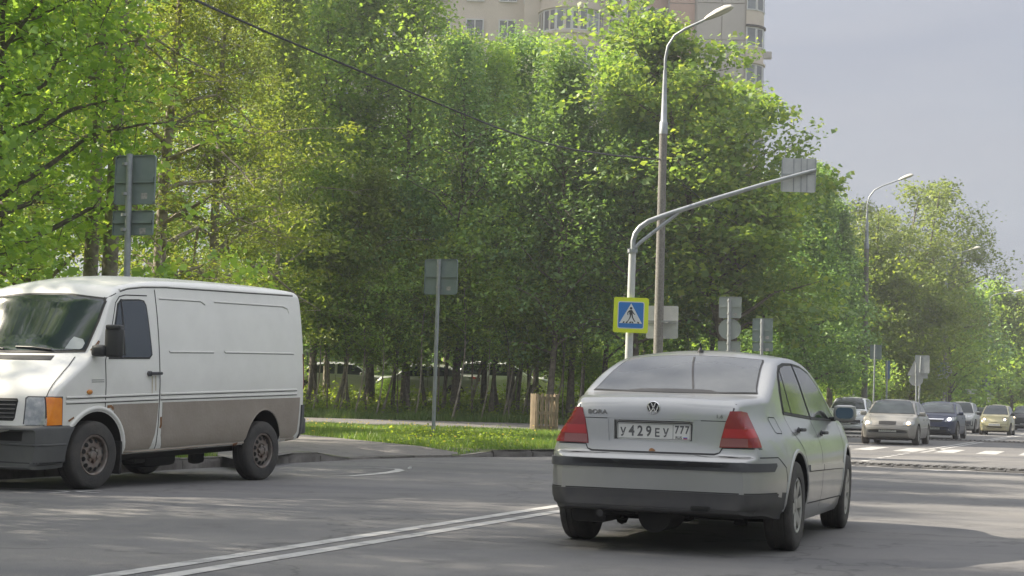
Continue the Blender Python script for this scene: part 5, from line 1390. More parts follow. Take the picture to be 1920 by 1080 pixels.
# ------------------------------------------------------------------ white van
m_van = paint('white_van_paint', (.76, .755, .72), 0.0, .42, dirt=((.33, .29, .23), -.2, 1.4, .30), coat=.35)
m_vgrey = mat('grey_brown_primer', (.32, .28, .24), .8, var=(.25, .215, .18), vscale=2.2, bump=.15, bscale=30, detail=9, dirt=((.33, .27, .19), .2, .7, .3))
m_vrub = mat('van_bumper_plastic', (.060, .064, .067), .6, var=(.085, .088, .088), vscale=3, dirt=((.2, .19, .17), .1, .8, .2))
m_steel = mat('rusty_steel_wheel', (.24, .225, .21), .7, .3, var=(.15, .10, .075), vscale=9, detail=8)
VAN = thing('white_van', 'white panel van with grey painted lower side and rusty marks parked at the left kerb', 'van', (-5.003, 17.188, 0), 4.264)
vst = [(-3.965, .9, 1.1), (-3.96, .62, 1.80), (-3.952, .48, 2.03), (-3.935, .42, 2.12), (-3.90, .38, 2.17), (-3.80, .34, 2.20), (-3.5, .33, 2.215), (-3, .33, 2.225), (-2, .33, 2.235), (-1.2, .33, 2.225), (-.8, .33, 2.200), (-.55, .33, 2.165), (-.40, .33, 2.135), (-.30, .33, 2.085), (-.2, .33, 1.99), (-.1, .33, 1.835), (0, .33, 1.68), (.1, .33, 1.53), (.19, .33, 1.40), (.24, .33, 1.365), (.4, .33, 1.275), (.55, .33, 1.175), (.68, .33, 1.075), (.76, .45, .975), (.795, .58, .86), (.815, .60, .74), (.83, .615, .66)]
vW = [(-3.97, .84), (-3.94, .875), (-3.85, .91), (-3.6, .93), (-3, .935), (0, .935), (.3, .93), (.5, .915), (.7, .89), (.8, .86), (.84, .82)]
vS = [(.3, .955), (.45, .985), (.7, 1.0), (1.0, 1.0), (1.35, .975), (1.7, .93), (1.95, .885), (2.1, .852), (2.25, .82)]
VB = Body(vst, vW, vS, crown=[(-4, .03), (-3.8, .055), (-.4, .06), (0, .05), (.4, .04), (.84, .02)], rad=[(-4, .06), (-3.85, .10), (-.6, .09), (-.1, .07), (.2, .06), (.84, .05)], bend_r=.04, bend_f=.17, xr=-3.97, xf=.84, nz=26)
b = MB(); b.lathe([(.425, .55), (.425, .8), (.43, 1.2)], 44, 'y', (0, 0, .36)); cuts = [(b, m_well)]
b = MB(); b.lathe([(.425, -.55), (.425, -.8), (.43, -1.2)], 44, 'y', (0, 0, .36)); cuts.append((b, m_well))
for sd in (1, -1):
    b = MB(); b.lathe([(.375, sd * .55), (.375, sd * .8), (.38, sd * 1.2)], 44, 'y', (-3.0, 0, .25)); b.v = [(x, y, z if z < .3 else .3 + (z - .3) * 1.28) for x, y, z in b.v]; cuts.append((b, m_well))
VB.me.materials.append(m_van)
me = cut(VB.me, cuts, None); sharp(me, 32); link('body', me, VAN)
VP = lambda *a, **k: VB.patch(*a, **k)
# windscreen
ws = [(.795, 1.405), (.80, 1.45), (.80, 1.70), (.785, 1.90), (.76, 1.925), (.35, 1.968), (0, 1.975)]
wsp = ws + [(-a, c) for a, c in reversed(ws[:-1])] + [(-.4, 1.392), (0, 1.388), (.4, 1.392)]
VB.patch('window_rubber', grow(wsp, .022), 'front', 0, .006, m_winframe, VAN, .03, .004)
m_vglass = mat('van_windscreen', (.025, .035, .045), .05, 0, 1.0)
wsc = VB.patch('windscreen', wsp, 'front', 0, .010, m_vglass, VAN, .03, .004)
VB.patch('paper_sheet', [(.59, 1.412), (.75, 1.408), (.772, 1.42), (.778, 1.47), (.74, 1.51), (.63, 1.535), (.61, 1.50)], 'front', 0, .0125, mat('paper_on_dash', (.30, .34, .36), .6), wsc, .07, 0)
for yw in (.45, -.15):
    p0, _ = VB.project('front', 0, yw, 1.395, .02); p1, _ = VB.project('front', 0, yw - .45, 1.42, .02)
    b = MB(); b.tube([p0, p0.lerp(p1, .5) + Vector((.01, 0, .01)), p1], .009, 6); b.build('wiper', m_black, VAN)
# bonnet, grille, lamps, bumper
VB.line('bonnet_gap', [(.748, 1.336), (.785, 1.25), (.80, 1.15), (.808, 1.06), (.815, .945)], 'front', 0, .010, m_seam, VAN, .004); VB.line('bonnet_gap', [(-.748, 1.336), (-.785, 1.25), (-.80, 1.15), (-.808, 1.06), (-.815, .945)], 'front', 0, .010, m_seam, VAN, .004)
vent = VB.patch('bonnet_vent', [(-.52, 1.345), (.53, 1.345), (.55, 1.298), (-.54, 1.298)], 'front', 0, .004, m_winframe, VAN, .07, .003)
for k in range(3): VB.line('vent_slat', [(-.53, 1.308 + k * .012), (.53, 1.308 + k * .012)], 'front', 0, .004, m_trim, vent, .006, .2)
gl = VB.patch('grille', [(-.53, .705), (-.545, .73), (-.55, .90), (-.535, .924), (.535, .924), (.55, .90), (.545, .73), (.53, .705)], 'front', 0, .003, m_winframe, VAN, .07, .003)
for k in range(5): VB.line('grille_slat', [(-.54, .735 + k * .041), (.54, .735 + k * .041)], 'front', 0, .016, m_trim, gl, .005, .15, h_=.012)
VB.line('front_badge', [(.05 * cos(i * pi / 8), .805 + .05 * sin(i * pi / 8)) for i in range(17)], 'front', 0, .012, m_chrome, gl, .018, .02)
m_hl = mat('headlamp_glass', (.46, .46, .44), .2, .3, .9, var=(.22, .24, .25), vscale=12, coat=.5)
for sd in (1, -1):
    q = lambda pts: [(sd * a, c) for a, c in pts]
    hl = VB.patch('lamp_surround', q([(.965, .652), (1.00, .93), (1.03, .948), (1.37, .946), (1.38, .648), (1.0, .648)]), 'wrapf', 0, .003, m_trim, VAN, .04, .004)
    VB.patch('headlamp', q([(.985, .672), (1.015, .915), (1.035, .934), (1.180, .932), (1.172, .668), (1.0, .664)]), 'wrapf', 0, .014, m_hl, hl, .04, .010)
    VB.patch('indicator', q([(1.192, .934), (1.335, .936), (1.352, .92), (1.362, .668), (1.185, .664)]), 'wrapf', 0, .016, m_orange, hl, .04, .010)
BB = Body([(.30 - .0, .26, .655), (.45, .25, .658), (.65, .24, .66), (.80, .235, .66), (.87, .235, .655), (.898, .24, .648), (.910, .25, .636), (.914, .262, .622)], [(.3, .935), (.5, .935), (.7, .92), (.8, .90), (.88, .87), (.92, .82)], [(.2, .94), (.35, .985), (.5, 1), (.7, 1)], crown=[(0, .0), (1, .0)], rad=[(0, .03), (1, .03)], bend_r=0, bend_f=.16, xr=-3, xf=.92, sub=3)
b = MB(); b.lathe([(.43, .5), (.43, 1.2)], 40, 'y', (0, 0, .36)); b2 = MB(); b2.lathe([(.43, -.5), (.43, -1.2)], 40, 'y', (0, 0, .36))
BB.me.materials.append(m_vrub); me = cut(BB.me, [(b, m_well), (b2, m_well)], None); sharp(me, 32); fb = link('front_bumper', me, VAN); me.name = 'front_bumper'
BB.line('bumper_groove', [(-.86, .30), (.86, .30)], 'front', 0, .012, m_seam, fb, .002); BB.line('bumper_groove', [(.46, .30), (.75, .30)], 'side', 1, .012, m_seam, fb, .002)
BB.line('bumper_rib', [(-.86, .475), (.86, .475)], 'front', 0, .02, m_vrub, fb, .000, h_=.008); BB.line('bumper_rib', [(.45, .475), (.78, .475)], 'side', 1, .02, m_vrub, fb, 0, h_=.008)
BB.patch('air_slot', [(-.66, .51), (-.67, .60), (.67, .60), (.66, .51)], 'front', 0, .002, m_well, fb, .08, .001)
# doors, gaps, glass on both sides
for sd in (1, -1):
    SD = lambda nm, pts, w, m_, off=.0015, **k: VB.line(nm, pts, 'side', sd, w, m_, VAN, off, **k)
    SD('door_gap', [(-.12, .82), (-.12, .93), (-.115, 1.30), (-.16, 1.43), (-.33, 1.90), (-.40, 1.965), (-.50, 1.985), (-.86, 1.99)], .012, m_seam)
    SD('door_gap', [(-.995, .36), (-1.0, .85), (-1.0, 2.06)], .014, m_seam)
    dg_ = [(-.19, 1.335), (-.37, 1.88), (-.42, 1.92), (-.72, 1.93), (-.79, 1.92), (-.815, 1.88), (-.86, 1.37), (-.82, 1.335)]
    VB.patch('window_rubber', grow(dg_, .018), 'side', sd, .004, m_winframe, VAN, .08, .003)
    vw = VB.patch('door_window', dg_, 'side', sd, .006, m_vglass, VAN, .08, .003)
    SD('quarter_bar', [(-.415, 1.94), (-.42, 1.345)], .022, m_winframe, .008)
    SD('gutter', [(-.42, 2.035), (-.55, 2.065), (-.8, 2.09), (-1.2, 2.105), (-3.72, 2.10)], .022, m_van, .0, h_=.012); SD('gutter_shadow', [(-.42, 2.018), (-.55, 2.048), (-.8, 2.074), (-1.2, 2.089), (-3.72, 2.084)], .009, m_seam)
    SD('a_pillar_gap', [(.17, 1.40), (-.05, 1.70), (-.25, 1.95), (-.36, 2.0)], .008, m_seam)
    # waist mouldings
    for z_ in (.945, .895):
        SD('waist_rib', [(.44, z_ - .01), (-.98, z_)], .022, m_van, 0, h_=.010, step=.1); SD('waist_rib', [(-1.02, z_), (-3.68, z_ + .003)], .022, m_van, 0, h_=.010, step=.1)
        SD('rib_gap', [(.44, z_ - .025), (-.98, z_ - .015)], .007, m_seam, step=.1); SD('rib_gap', [(-1.02, z_ - .015), (-3.68, z_ - .012)], .007, m_seam, step=.1)
    # pressed panel lines
    for pts in ([(-1.06, 1.97), (-1.80, 1.965), (-1.88, 1.93)], [(-2.06, 1.965), (-3.45, 1.955), (-3.55, 1.93), (-3.57, 1.88)], [(-1.17, 1.41), (-1.19, 1.395), (-1.98, 1.395)], [(-2.18, 1.41), (-2.20, 1.395), (-3.62, 1.385)]):
        SD('panel_crease', pts, .016, m_van, 0, h_=.007, step=.08); SD('crease_edge', [(a, c - .012) for a, c in pts], .005, m_trim, .001, step=.08)
    # grey brown painted lower panels
    arcf = [(.44 * cos(radians(d)) * 1.0, .36 + .44 * sin(radians(d))) for d in (172, 160, 148, 138, 130)]
    VB.patch('lower_door_panel', [(-.455, .365), (-.90, .365), (-.955, .52), (-.975, .70), (-.985, .852), (-.235, .852)] + [(-a if a > 0 else a, c) for a, c in reversed(arcf)], 'side', sd, .003, m_vgrey, VAN, .10, .002)
    arcr = [(-3.0 + .385 * cos(radians(d)), (.25 + .385 * sin(radians(d))) if .25 + .385 * sin(radians(d)) < .3 else .3 + (.25 + .385 * sin(radians(d)) - .3) * 1.28) for d in range(20, 161, 10)]
    VB.patch('lower_side_panel', [(-1.055, .855), (-1.06, .50), (-1.10, .365), (-2.63, .37)] + arcr + [(-3.38, .37), (-3.66, .37), (-3.74, .44), (-3.765, .82), (-3.77, .852)], 'side', sd, .003, m_vgrey, VAN, .10, .002)
    SD('sill_rail', [(-.47, .335), (-2.64, .34)], .05, m_vgrey, -.002, h_=.018, step=.15)
    SD('sill_rail', [(-3.40, .34), (-3.70, .36)], .04, m_vgrey, -.002, h_=.015, step=.15)
    SD('arch_flare', [(.46 * cos(radians(d)), .36 + .46 * sin(radians(d))) for d in range(35, 186, 7)], .05, m_van, -.001, h_=.016)
    SD('rear_arch_edge', [(a, c) for a, c in arcr], .02, m_vgrey, .003, h_=.006)
    rp_, _ = VB.project('side', sd, .13, .985, .0)
    b = MB(); b.lathe([(.03, 0), (.03, .012), (.02, .02), (.001, .022)], 16, 'y'); b.v = [(x * 1.3 + rp_.x, rp_.y + sd * y, z * .8 + rp_.z) for x, y, z in b.v]; b.build('repeater', mat('repeater_orange', (.55, .22, .04), .3), VAN, 50)
    c, _ = VB.project('side', sd, -.88, 1.165, .0)
    b = MB(); b.box((c.x - .02, c.y + sd * .032, c.z), (.19, .035, .032), bev=.012); b.lathe([(.028, 0), (.028, sd * .03), (.001, sd * .034)], 14, 'y', (c.x + .07, c.y, c.z - .002)); b.box((c.x - .10, c.y + sd * .014, c.z + .0), (.03, .04, .03)); b.build('door_handle', m_trim, VAN, 50)
    for dx, ln in ((.015, .20), (-.045, .16)):
        SD('rust_streak', [(-.88 + dx, 1.14), (-.885 + dx, 1.14 - ln)], .012, mat('rust_streak', (.40, .30, .14), .8, var=(.52, .47, .36), vscale=14), .002)
    SD('rust_patch', [(-1.035, .70), (-1.045, .62), (-1.03, .58)], .03, m_rust, .004, step=.02)
    SD('rust_patch', [(-.15, .83), (-.21, .835), (-.25, .80)], .03, m_rust, .004, step=.02)
    SD('rust_patch', [(-.47, .345), (-.62, .34)], .035, m_rust, .018, step=.02); SD('rust_patch', [(-1.55, .335), (-1.78, .338)], .028, m_rust, .018, step=.02)
    SD('rust_patch', [(-2.42, .345), (-2.50, .36)], .03, m_rust, .018, step=.02); SD('rust_patch', [(.05, 1.40), (-.03, 1.50)], .018, m_rust, .003, step=.02)
    SD('rust_patch', [(.33, .735), (.40, .70)], .02, m_rust, .004, step=.02)
    VB.patch('rear_corner_bumper', [(-3.80, .36), (-3.80, .76), (-3.90, .76), (-3.90, .36)], 'side', sd, .02, m_vrub, VAN, .04, .02)
    VB.patch('tail_lamp', [(-3.86, .95), (-3.86, 1.38), (-3.92, 1.38), (-3.92, .95)], 'side', sd, .006, m_tail, VAN, .05, .006)
    mr = bpy.data.objects.new('door_mirror', None); COL.objects.link(mr); mr.parent = VAN; mr.location = (.0, sd * 1.115, 1.49); mr.rotation_euler = (0, 0, sd * radians(10))
    b = MB(); b.box((0, 0, 0), (.10, .19, .31), bev=.04); b.box((0.0, 0, .15), (.12, .16, .05), bev=.02); b.build('mirror_shell', m_black, mr, 60)
    b = MB(); b.box((-.052, 0, 0), (.004, .15, .25)); b.build('mirror_glass', m_sideglass, mr)
    b = MB(); b.box((.02, -sd * .15, -.09), (.10, .16, .12), bev=.04); b.build('mirror_arm', m_black, mr, 60)
    for k, zz in enumerate((1.105, 1.085)): SD('small_emblem_line', [(.10, zz), (-.09, zz)], .006, m_trim, .002)
SB2 = MB(); SB2.box((-3.94, 0, .50), (.10, 1.75, .20), bev=.03); SB2.build('rear_bumper', m_vrub, VAN, 50)
b = MB(); b.box((-1.6, 0, .30), (3.6, 1.3, .12), bev=.02); b.box((-1.55, .40, .22), (.55, .35, .18), bev=.06); b.box((-2.35, .45, .21), (.20, .12, .20), bev=.05); b.tube([(-1.0, .3, .25), (-3.6, .3, .28)], .04, 8); b.tube([(-3.0, -.75, .345), (-3.0, .75, .345)], .06, 10); b.box((-1.15, .5, .245), (.2, .2, .12), bev=.03); b.build('underbody', m_under, VAN, 50)
for sd in (1, -1):
    b = MB(); b.box((-.42, sd * .80, .30), (.03, .25, .34), bev=.008); b.build('mud_flap', m_under, VAN)
# the body sits nose-down on its springs: tail a little higher
for o in [x for x in VAN.children]:
    if o.type == 'MESH':
        for v in o.data.vertices: v.co.z += -.034 * v.co.x
        for g in o.children:
            if g.type == 'MESH':
                for v in g.data.vertices: v.co.z += -.034 * v.co.x
for xw, st_ in ((0, .03), (-3.0, 0)):
    for sd in (1, -1): wheel(VAN, xw, sd * .825, .345, .215, 'steel', m_rubber, m_steel, st_, rim_r=.205)

# ------------------------------------------------------------------ generic oncoming cars
m_whitelamp = mat('lit_headlamp', (.8, .7, .5), .3, emit=(1.0, .72, .38), estr=2.2)
m_xenon = mat('lit_xenon_headlamp', (.7, .7, 1.0), .3, emit=(.78, .70, 1.0), estr=4.0)
m_tyre2 = mat('dusty_tyre', (.05, .047, .043), .9, var=(.09, .08, .07), vscale=5)
m_farglass = mat('car_glass', (.035, .045, .05), .07, 0, .32)
def small_car(label, cat, loc, rz, sp, m_body, lamp=None, name='car', n_sub=2):
    """sp: dict with L, W, H, wb, fo (front overhang), kind"""
    t = thing(name, label, cat, loc, rz)
    L, W, H, wb, fo = sp['L'], sp['W'], sp['H'], sp['wb'], sp['fo']; ro = L - wb - fo; r = sp.get('r', .31)
    xf, xr = wb + fo, -ro; hb = sp['hood']; belt = sp['belt']; db = sp['deck']; gc = sp.get('gc', .2)
    # key x positions: windscreen base / top, rear window top / base
    a, b_, c, d = sp['ws0'], sp['ws1'], sp['rw1'], sp['rw0']
    st = [(xr, .40, .52), (xr + .03, .30, .62), (xr + .06, gc + .06, db - .14), (xr + .10, gc + .05, db - .05), (xr + .16, gc + .04, db - .01)]
    if d > xr + .30: st += [((xr + .16 + d) / 2, gc, db)]
    st += [(max(d, xr + .2), gc, db + .015), (d * .5 + c * .5, gc, (db + H) / 2 + .03), (c, gc, H - .03), (c * .7 + b_ * .3, gc, H - .002), ((b_ + c) / 2, gc, H), (b_ - .12, gc, H - .02), (b_, gc, H - .05), ((a + b_) / 2, gc, (H + hb) / 2 + .015), (a, gc, hb + .02), (a + .1, gc, hb), ((a + xf) / 2 + .1, gc, hb - .045), (xf - .28, gc + .0, hb - .12), (xf - .12, gc + .02, hb - .20), (xf - .05, gc + .04, hb - .30), (xf - .015, .30, .55), (xf, .36, .48)]
    ok_ = [st[0]]
    for s_ in st[1:]:
        if s_[0] > ok_[-1][0] + .008: ok_.append(s_)
    st = ok_
    hw = W / 2
    Wt_ = [(xr, hw * .80), (xr + .08, hw * .90), (xr + .3, hw * .97), (xr + .8, hw), (wb, hw), (xf - .5, hw * .965), (xf - .2, hw * .90), (xf - .05, hw * .80), (xf, hw * .74)]
    St_ = [(.15, .94), (.3, .98), (.5, 1.0), (.68, .995), (belt - .08, .955), (belt, .90), (belt + .15, .83), ((belt + H) / 2 + .06, .78), (H, .67)]
    B = Body(st, Wt_, St_, crown=[(xr, .02), (d, .03), (c, .05), (b_, .05), (a, .05), (xf, .03)], rad=[(xr, .05), (d, .06), (c, .11), (b_, .11), (a, .07), (xf, .07)], bend_r=.13, bend_f=.24, xr=xr, xf=xf, sub=n_sub, nz=14, ny=6)
    B.me.materials.append(m_body)
    cu_ = []
    for xw in (0, wb):
        for sd in (1, -1):
            q = MB(); q.lathe([(r + .055, sd * hw * .6), (r + .055, sd * (hw + .2))], 28, 'y', (xw, 0, r + .01)); cu_.append((q, m_well))
    n0 = len(B.me.polygons); me = cut(B.me, cu_, None)
    if len(me.polygons) < n0 * .8: me = B.me
    sharp(me, 32); link('body', me, t)
    # windscreen
    zt, zb = H - .075, hb + .035
    yt, yb = B.Y(b_, zt) - .10, B.Y(a, zb) - .055
    B.patch('windscreen_rubber', [(-yb - .02, zb - .018), (yb + .02, zb - .018), (yt + .03, zt - .0), (yt - .04, zt + .022), (-yt + .04, zt + .022), (-yt - .03, zt)], 'front', 0, .004, m_winframe, t, .09, .003)
    B.patch('windscreen', [(-yb, zb), (yb, zb), (yt, zt - .02), (yt - .05, zt + .005), (-yt + .05, zt + .005), (-yt, zt - .02)], 'front', 0, .008, m_farglass, t, .09, .003)
    # rear window
    if db < H - .25:
        B.patch('rear_window', [(-yb * .93, db + .06), (yb * .93, db + .06), (yt * .9, H - .09), (-yt * .9, H - .09)], 'rear', 0, .006, m_farglass, t, .09, .003)
    m_hood_gap = m_seam
    for sd in (1, -1):
        mid = (b_ + c) / 2 + sp.get('bp', 0)
        f_ = [(a - .28, belt + .02), (mid + .05, belt + .04), (mid + .05, H - .10), (b_ - .02, H - .13), ((a + b_) / 2 - .10, (H + belt) / 2)]
        r_2 = [(mid - .05, belt + .04), (mid - .05, H - .10), (c + .12, H - .13), (d * .6 + c * .4 + .10, (H + belt) / 2 + .0), (d + .22, belt + .07)]
        for P_ in (f_, r_2):
            B.patch('side_window', P_, 'side', sd, .007, m_farglass, t, .09, .003)
        B.line('door_gap', [(mid, belt), (mid, .28)], 'side', sd, .012, m_seam, t); B.line('door_gap', [(a - .25, belt), (a - .35, .28)], 'side', sd, .012, m_seam, t)
        B.line('side_strip', [(.42, .52), (wb - .42, .50)], 'side', sd, .05, m_trim if sp.get('strip') else m_body, t, 0, h_=.012, step=.2)
        for hx in (mid - .75, mid + .12):
            q, _ = B.project('side', sd, hx, belt - .12, .015); k = MB(); k.box(q, (.17, .03, .03), bev=.01); k.build('door_handle', m_body, t)
        mr = MB(); mr.box((a - .36, sd * (hw * .93 + .10), belt + .06), (.10, .19, .13), bev=.04); mr.box((a - .36, sd * (hw * .86), belt + .02), (.06, .16, .04)); mr.build('door_mirror', sp.get('mirror', m_body), t, 60)
        # headlamps
        hl = sp['hl']
        q = [(sd * p, z) for p, z in hl]
        hd_ = B.patch('headlamp', q, 'front', 0, .008, m_hl, t, .05, .008)
        if lamp:
            cy = sd * sp.get('lamp_y', sum(p for p, z in hl) / len(hl)); cz = sum(z for p, z in hl) / len(hl)
            if not (sp.get('one') and sd == -1):
                lr = sp.get('lamp_r', .07); B.patch('lit_bulb', [(cy + lr * cos(i * pi / 6), cz + lr * .8 * sin(i * pi / 6)) for i in range(12)], 'front', 0, .018, lamp, hd_, .1, .006)
        if sp.get('fog'):
            B.patch('fog_lamp', [(sd * sp['fog'][0] + .05 * cos(i * pi / 5), sp['fog'][1] + .04 * sin(i * pi / 5)) for i in range(10)], 'front', 0, .006, m_hl, t, .1, .004)
        B.patch('tail_lamp', [(sd * (hw * .62), db - .22), (sd * (hw * .62), db - .06), (sd * (hw * .88), db - .06), (sd * (hw * .88), db - .22)], 'rear', 0, .006, m_tail, t, .08, .005)
    for nm, P_, m_ in sp['front']:
        full = [(p, z) for p, z in P_]
        if P_[0][0] >= 0 and nm != 'single': full = full + [(-p, z) for p, z in reversed(P_)]
        o_ = B.patch(nm, full, 'front', 0, .006 if m_ is not m_body else .012, m_, t, .08, .005)
    B.line('bonnet_gap', [(yb * .92, hb + .0), (hw * .62, hb - .18), (hw * .60, hb - .26)], 'front', 0, .010, m_seam, t); B.line('bonnet_gap', [(-yb * .92, hb + .0), (-hw * .62, hb - .18), (-hw * .60, hb - .26)], 'front', 0, .010, m_seam, t)
    B.line('bumper_gap', [(-hw * .86, sp.get('bg', .6)), (hw * .86, sp.get('bg', .6))], 'front', 0, .010, m_seam, t)
    p, _ = B.project('front', 0, 0, sp['pz'], .012)
    k = MB(); k.box((p.x, 0, sp['pz']), (.012, .52, .112), bev=.004); pl_ = k.build('number_plate', m_plate, t)
    k = MB(); 
    rgk = random.Random(label)
    for i in range(8): w_ = .035; y_ = -.21 + i * .058; k.box((p.x + .0065, y_, sp['pz'] + (-.008 if i in (0, 4, 5) else 0)), (.002, w_ * .35, .06)); k.box((p.x + .0065, y_ + rgk.choice((-.008, .008)), sp['pz'] + rgk.choice((-.02, .0, .02))), (.002, w_ * .6, .012))
    k.build('characters', m_ink, pl_)
    for xw in (0, wb):
        for sd in (1, -1): wheel(t, xw, sd * (hw - .105), r, .19, sp.get('wheel', 'alloy'), m_tyre2, m_alloy, 0, n=24)
    k = MB(); k.box((wb / 2, 0, gc), (wb + .8, W * .66, .12)); k.build('underbody', m_under, t)
    if sp.get('rails'):
        for sd in (1, -1):
            k = MB(); k.tube([(c + .1, sd * .50, H - .02), (c + .2, sd * .52, H + .04), (b_ - .2, sd * .52, H + .04), (b_ - .1, sd * .50, H - .03)], .018, 6); k.build('roof_rail', m_chrome, t)
    return t
sedan = dict(L=4.40, W=1.71, H=1.40, wb=2.50, fo=.86, hood=.92, belt=.88, deck=1.0, ws0=2.42, ws1=1.78, rw1=.35, rw0=-.35, r=.30, pz=.44, strip=False, hl=[(.46, .60), (.47, .70), (.76, .71), (.78, .61)], lamp_y=.60, lamp_r=.055, bg=.575,
             front=[('grille', [(.0, .715), (.26, .71), (.25, .605), (.0, .60)], m_winframe), ('air_intake', [(.0, .44), (.52, .43), (.60, .39), (.48, .335), (.0, .33)], m_winframe)])
RZ = TH + pi
def car_at(u, v_unused, Y, wb_front, rz):
    """place so that the nose centre lies at pixel column u and depth Y"""
    x = (u - 960) / F_PX * Y
    # small roll correction
    x = at(u, 800, Y).x
    return (x - cos(rz) * wb_front, Y - sin(rz) * wb_front, 0)
m_beige = paint('beige_paint', (.24, .235, .22), .3, .45, dirt=((.28, .24, .19), .1, .9, .35), coat=.4)
rz = radians(249.5); small_car('beige nineties saloon with lit headlamps, nearest of the oncoming cars', 'car', car_at(1663, 0, 49.8, 3.36, rz), rz, sedan, m_beige, m_whitelamp, 'saloon_car', 3)
m_navy = paint('dark_blue_paint', (.015, .025, .065), .2, .4, dirt=((.15, .14, .13), .1, .6, .2), coat=.15)
hatch = dict(L=4.25, W=1.75, H=1.46, wb=2.61, fo=.88, hood=.98, belt=.93, deck=1.02, ws0=2.52, ws1=1.62, rw1=.05, rw0=-.45, r=.33, pz=.42, hl=[(.44, .66), (.50, .80), (.82, .86), (.80, .70)], lamp_y=.60, lamp_r=.06, fog=(.62, .37), bg=.62, one=True,
             front=[('grille', [(.0, .73), (.38, .73), (.33, .655), (.0, .65)], m_winframe), ('chrome_bar', [(.0, .775), (.42, .775), (.40, .745), (.0, .745)], m_chrome), ('air_intake', [(.0, .36), (.50, .36), (.54, .26), (.0, .26)], m_winframe)])
rz = radians(248.5); small_car('dark blue hatchback with a bright bluish headlamp right of the beige saloon', 'car', car_at(1748, 0, 63.5, 3.49, rz), rz, hatch, m_navy, m_xenon, 'hatchback_car')
m_wcar = paint('clean_white_paint', (.80, .81, .82), 0.0, .3, dirt=((.3, .28, .26), .1, .45, .10))
suv = dict(L=4.40, W=1.80, H=1.60, wb=2.65, fo=.87, hood=1.05, belt=1.0, deck=1.08, ws0=2.48, ws1=1.68, rw1=-.1, rw0=-.5, r=.34, pz=.47, hl=[(.48, .74), (.52, .84), (.84, .93), (.82, .80)], bg=.64,
           front=[('grille', [(.0, .80), (.46, .80), (.38, .68), (.0, .66)], m_winframe), ('air_intake', [(.0, .58), (.62, .60), (.80, .54), (.62, .42), (.0, .40)], m_winframe), ('bumper_blade', [(.0, .375), (.70, .40), (.70, .36), (.0, .335)], m_wcar)])
rz = radians(251); small_car('white crossover behind the mirror of the silver grey saloon', 'car', car_at(1583, 0, 71, 3.52, rz), rz, suv, m_wcar, None, 'crossover_car')
rz = radians(251); small_car('white car of which only the roof shows above the white crossover', 'car', car_at(1578, 0, 92, 3.5, rz), rz, dict(suv, H=1.85), m_wcar, None, 'estate_car')
m_silv2 = paint('old_silver_paint', (.38, .39, .37), .4, .42, dirt=((.25, .23, .2), .1, .9, .3))
jeep = dict(L=4.2, W=1.72, H=1.62, wb=2.45, fo=.80, hood=1.02, belt=1.0, deck=1.1, ws0=2.30, ws1=1.72, rw1=-.2, rw0=-.5, r=.34, pz=.55, hl=[(.44, .78), (.44, .93), (.64, .93), (.70, .80)], bg=.66,
            front=[('grille', [(.0, .90), (.36, .90), (.36, .78), (.0, .78)], m_winframe), ('lower_bumper', [(.0, .62), (.74, .62), (.74, .36), (.0, .36)], m_trim)])
rz = radians(250); small_car('silver high-riding car with dark lower bumper behind the blue hatchback', 'car', car_at(1795, 0, 84, 3.25, rz), rz, jeep, m_silv2, None, 'car')
m_dark = paint('dark_paint', (.02, .022, .026), .2, .35, coat=.15)
rz = radians(250); small_car('dark car glimpsed between silver car and yellow hatchback', 'car', car_at(1833, 0, 112, 3.4, rz), rz, dict(hatch, one=False), m_dark, None, 'car')
m_silv3 = paint('pale_silver_paint', (.45, .45, .45), .4, .4)
rz = radians(250); small_car('silver car far behind, its roof just showing left of the yellow hatchback', 'car', car_at(1852, 0, 128, 3.4, rz), rz, sedan, m_silv3, None, 'car')
m_yel = paint('cream_yellow_paint', (.40, .37, .22), .15, .4, dirt=((.3, .27, .2), .1, .6, .2))
mini = dict(L=3.50, W=1.495, H=1.49, wb=2.34, fo=.68, hood=.98, belt=.95, deck=1.1, ws0=2.50, ws1=1.72, rw1=.04, rw0=-.18, r=.28, pz=.50, hl=[(.47 + .11 * cos(i * pi / 6), .76 + .10 * sin(i * pi / 6)) for i in range(12)], lamp_r=.055, fog=(.54, .38), mirror=m_black, bg=.52,
            front=[('air_intake', [(.0, .41), (.30, .42), (.38, .36), (.28, .31), (.0, .31)], m_winframe), ('nose_slot', [(.0, .635), (.16, .63), (.16, .615), (.0, .615)], m_winframe)])
rz = radians(249); small_car('small cream yellow hatchback with lit round headlamps near the right edge', 'car', car_at(1864, 0, 79.5, 3.02, rz), rz, mini, m_yel, m_whitelamp, 'hatchback_car')
rz = radians(249); small_car('black car cut off by the right edge of the picture', 'car', car_at(1921, 0, 104, 3.5, rz), rz, dict(suv), m_dark, m_whitelamp, 'car')
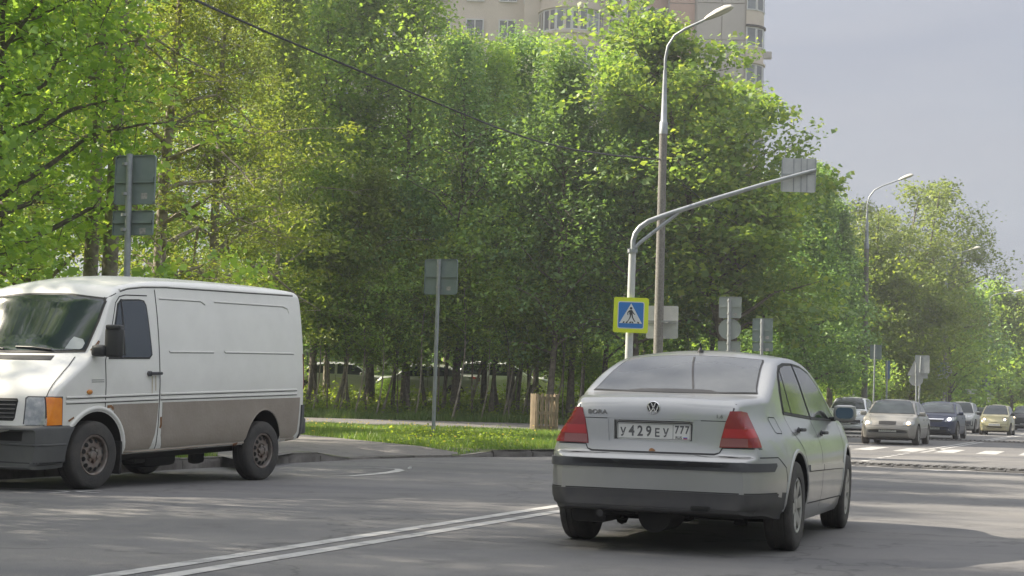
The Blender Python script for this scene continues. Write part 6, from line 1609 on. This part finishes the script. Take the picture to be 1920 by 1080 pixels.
# cars parked beyond the thicket
for k, (u, Y_, m_, lb) in enumerate(((640, 64.6, m_silv3, 'silver parked saloon glimpsed between the trunks right behind the van'), (795, 64.4, m_silv2, 'grey parked saloon whose wheel shows beside the square sign post'), (935, 65.5, m_wcar, 'pale parked car hidden behind dark trunks in the middle of the thicket'), (1060, 66.5, m_silv3, 'silver parked car glimpsed left of the pallet crate'), (480, 65.5, m_dark, 'dark parked car beyond the thicket hidden by the white van'))):
    p = at(u, 745, Y_); rz_ = radians(178 if k % 2 else 1)
    o = small_car(lb, 'car', (p.x - cos(rz_) * 1.25, Y_, tz(p.x, Y_)), rz_, sedan if k != 2 else suv, m_, None, 'parked_car')
    o['group'] = 'cars parked beyond the thicket'
for k, (u, Y_, s_) in enumerate(((730, 61.8, .30), (968, 61.8, .32), (1080, 62.5, .7), (1120, 62, .8), (520, 61, .6))):
    plant(T['bush'], X(u, Y_), Y_, 'low leafy undergrowth bush, the ' + ordn[k] + ' between the trunks and the parked cars', k * 1.1, s_, 'undergrowth bushes in the thicket', 'shrub', cat='shrub')
# background planting that closes the view behind the parked cars and along the road
rg = random.Random(8)
for k, u in enumerate(range(330, 1130, 62)):
    Y_ = rg.uniform(84, 92)
    plant(T['bush'], X(u, Y_), Y_, 'tall shrub of the hedge behind the parked cars, number ' + ordn[k] + ' from the left', rg.uniform(0, 6), rg.uniform(1.5, 2.0), 'shrubs behind the parked cars', 'shrub', cat='shrub').location.z = .9
for k, (u, Y_, s_) in enumerate(((1500, 96, 1.3), (1530, 98, 1.2), (1640, 120, 2.0), (1690, 122, 2.2), (1740, 126, 2.2), (1790, 132, 2.4), (1835, 150, 2.6), (1870, 158, 2.6), (1900, 165, 2.8), (1935, 168, 2.8), (1400, 90, 1.5), (1350, 84, 1.6), (1290, 80, 1.6), (1230, 78, 1.7), (1180, 76, 1.6))):
    plant(T['bush'], X(u, Y_), Y_, 'green roadside shrub low behind the traffic, the ' + ordn[k] + ' of the far row', rg.uniform(0, 6), s_, 'shrubs low behind the traffic', 'shrub', cat='shrub')

# ------------------------------------------------------------------ air
m_haze = bpy.data.materials.new('haze'); m_haze.use_nodes = True
hn, hl_ = m_haze.node_tree.nodes, m_haze.node_tree.links; hn.clear()
ho = hn.new('ShaderNodeOutputMaterial'); hv = hn.new('ShaderNodeVolumePrincipled'); hl_.new(hv.outputs[0], ho.inputs['Volume'])
hv.inputs['Color'].default_value = (.93, .95, 1.0, 1); hv.inputs['Density'].default_value = .0008; hv.inputs['Anisotropy'].default_value = .35
b = MB(); b.box((20, 165, 25), (520, 540, 53)); meta(b.build('haze', m_haze), 'thin summer haze in the air', kind='stuff')
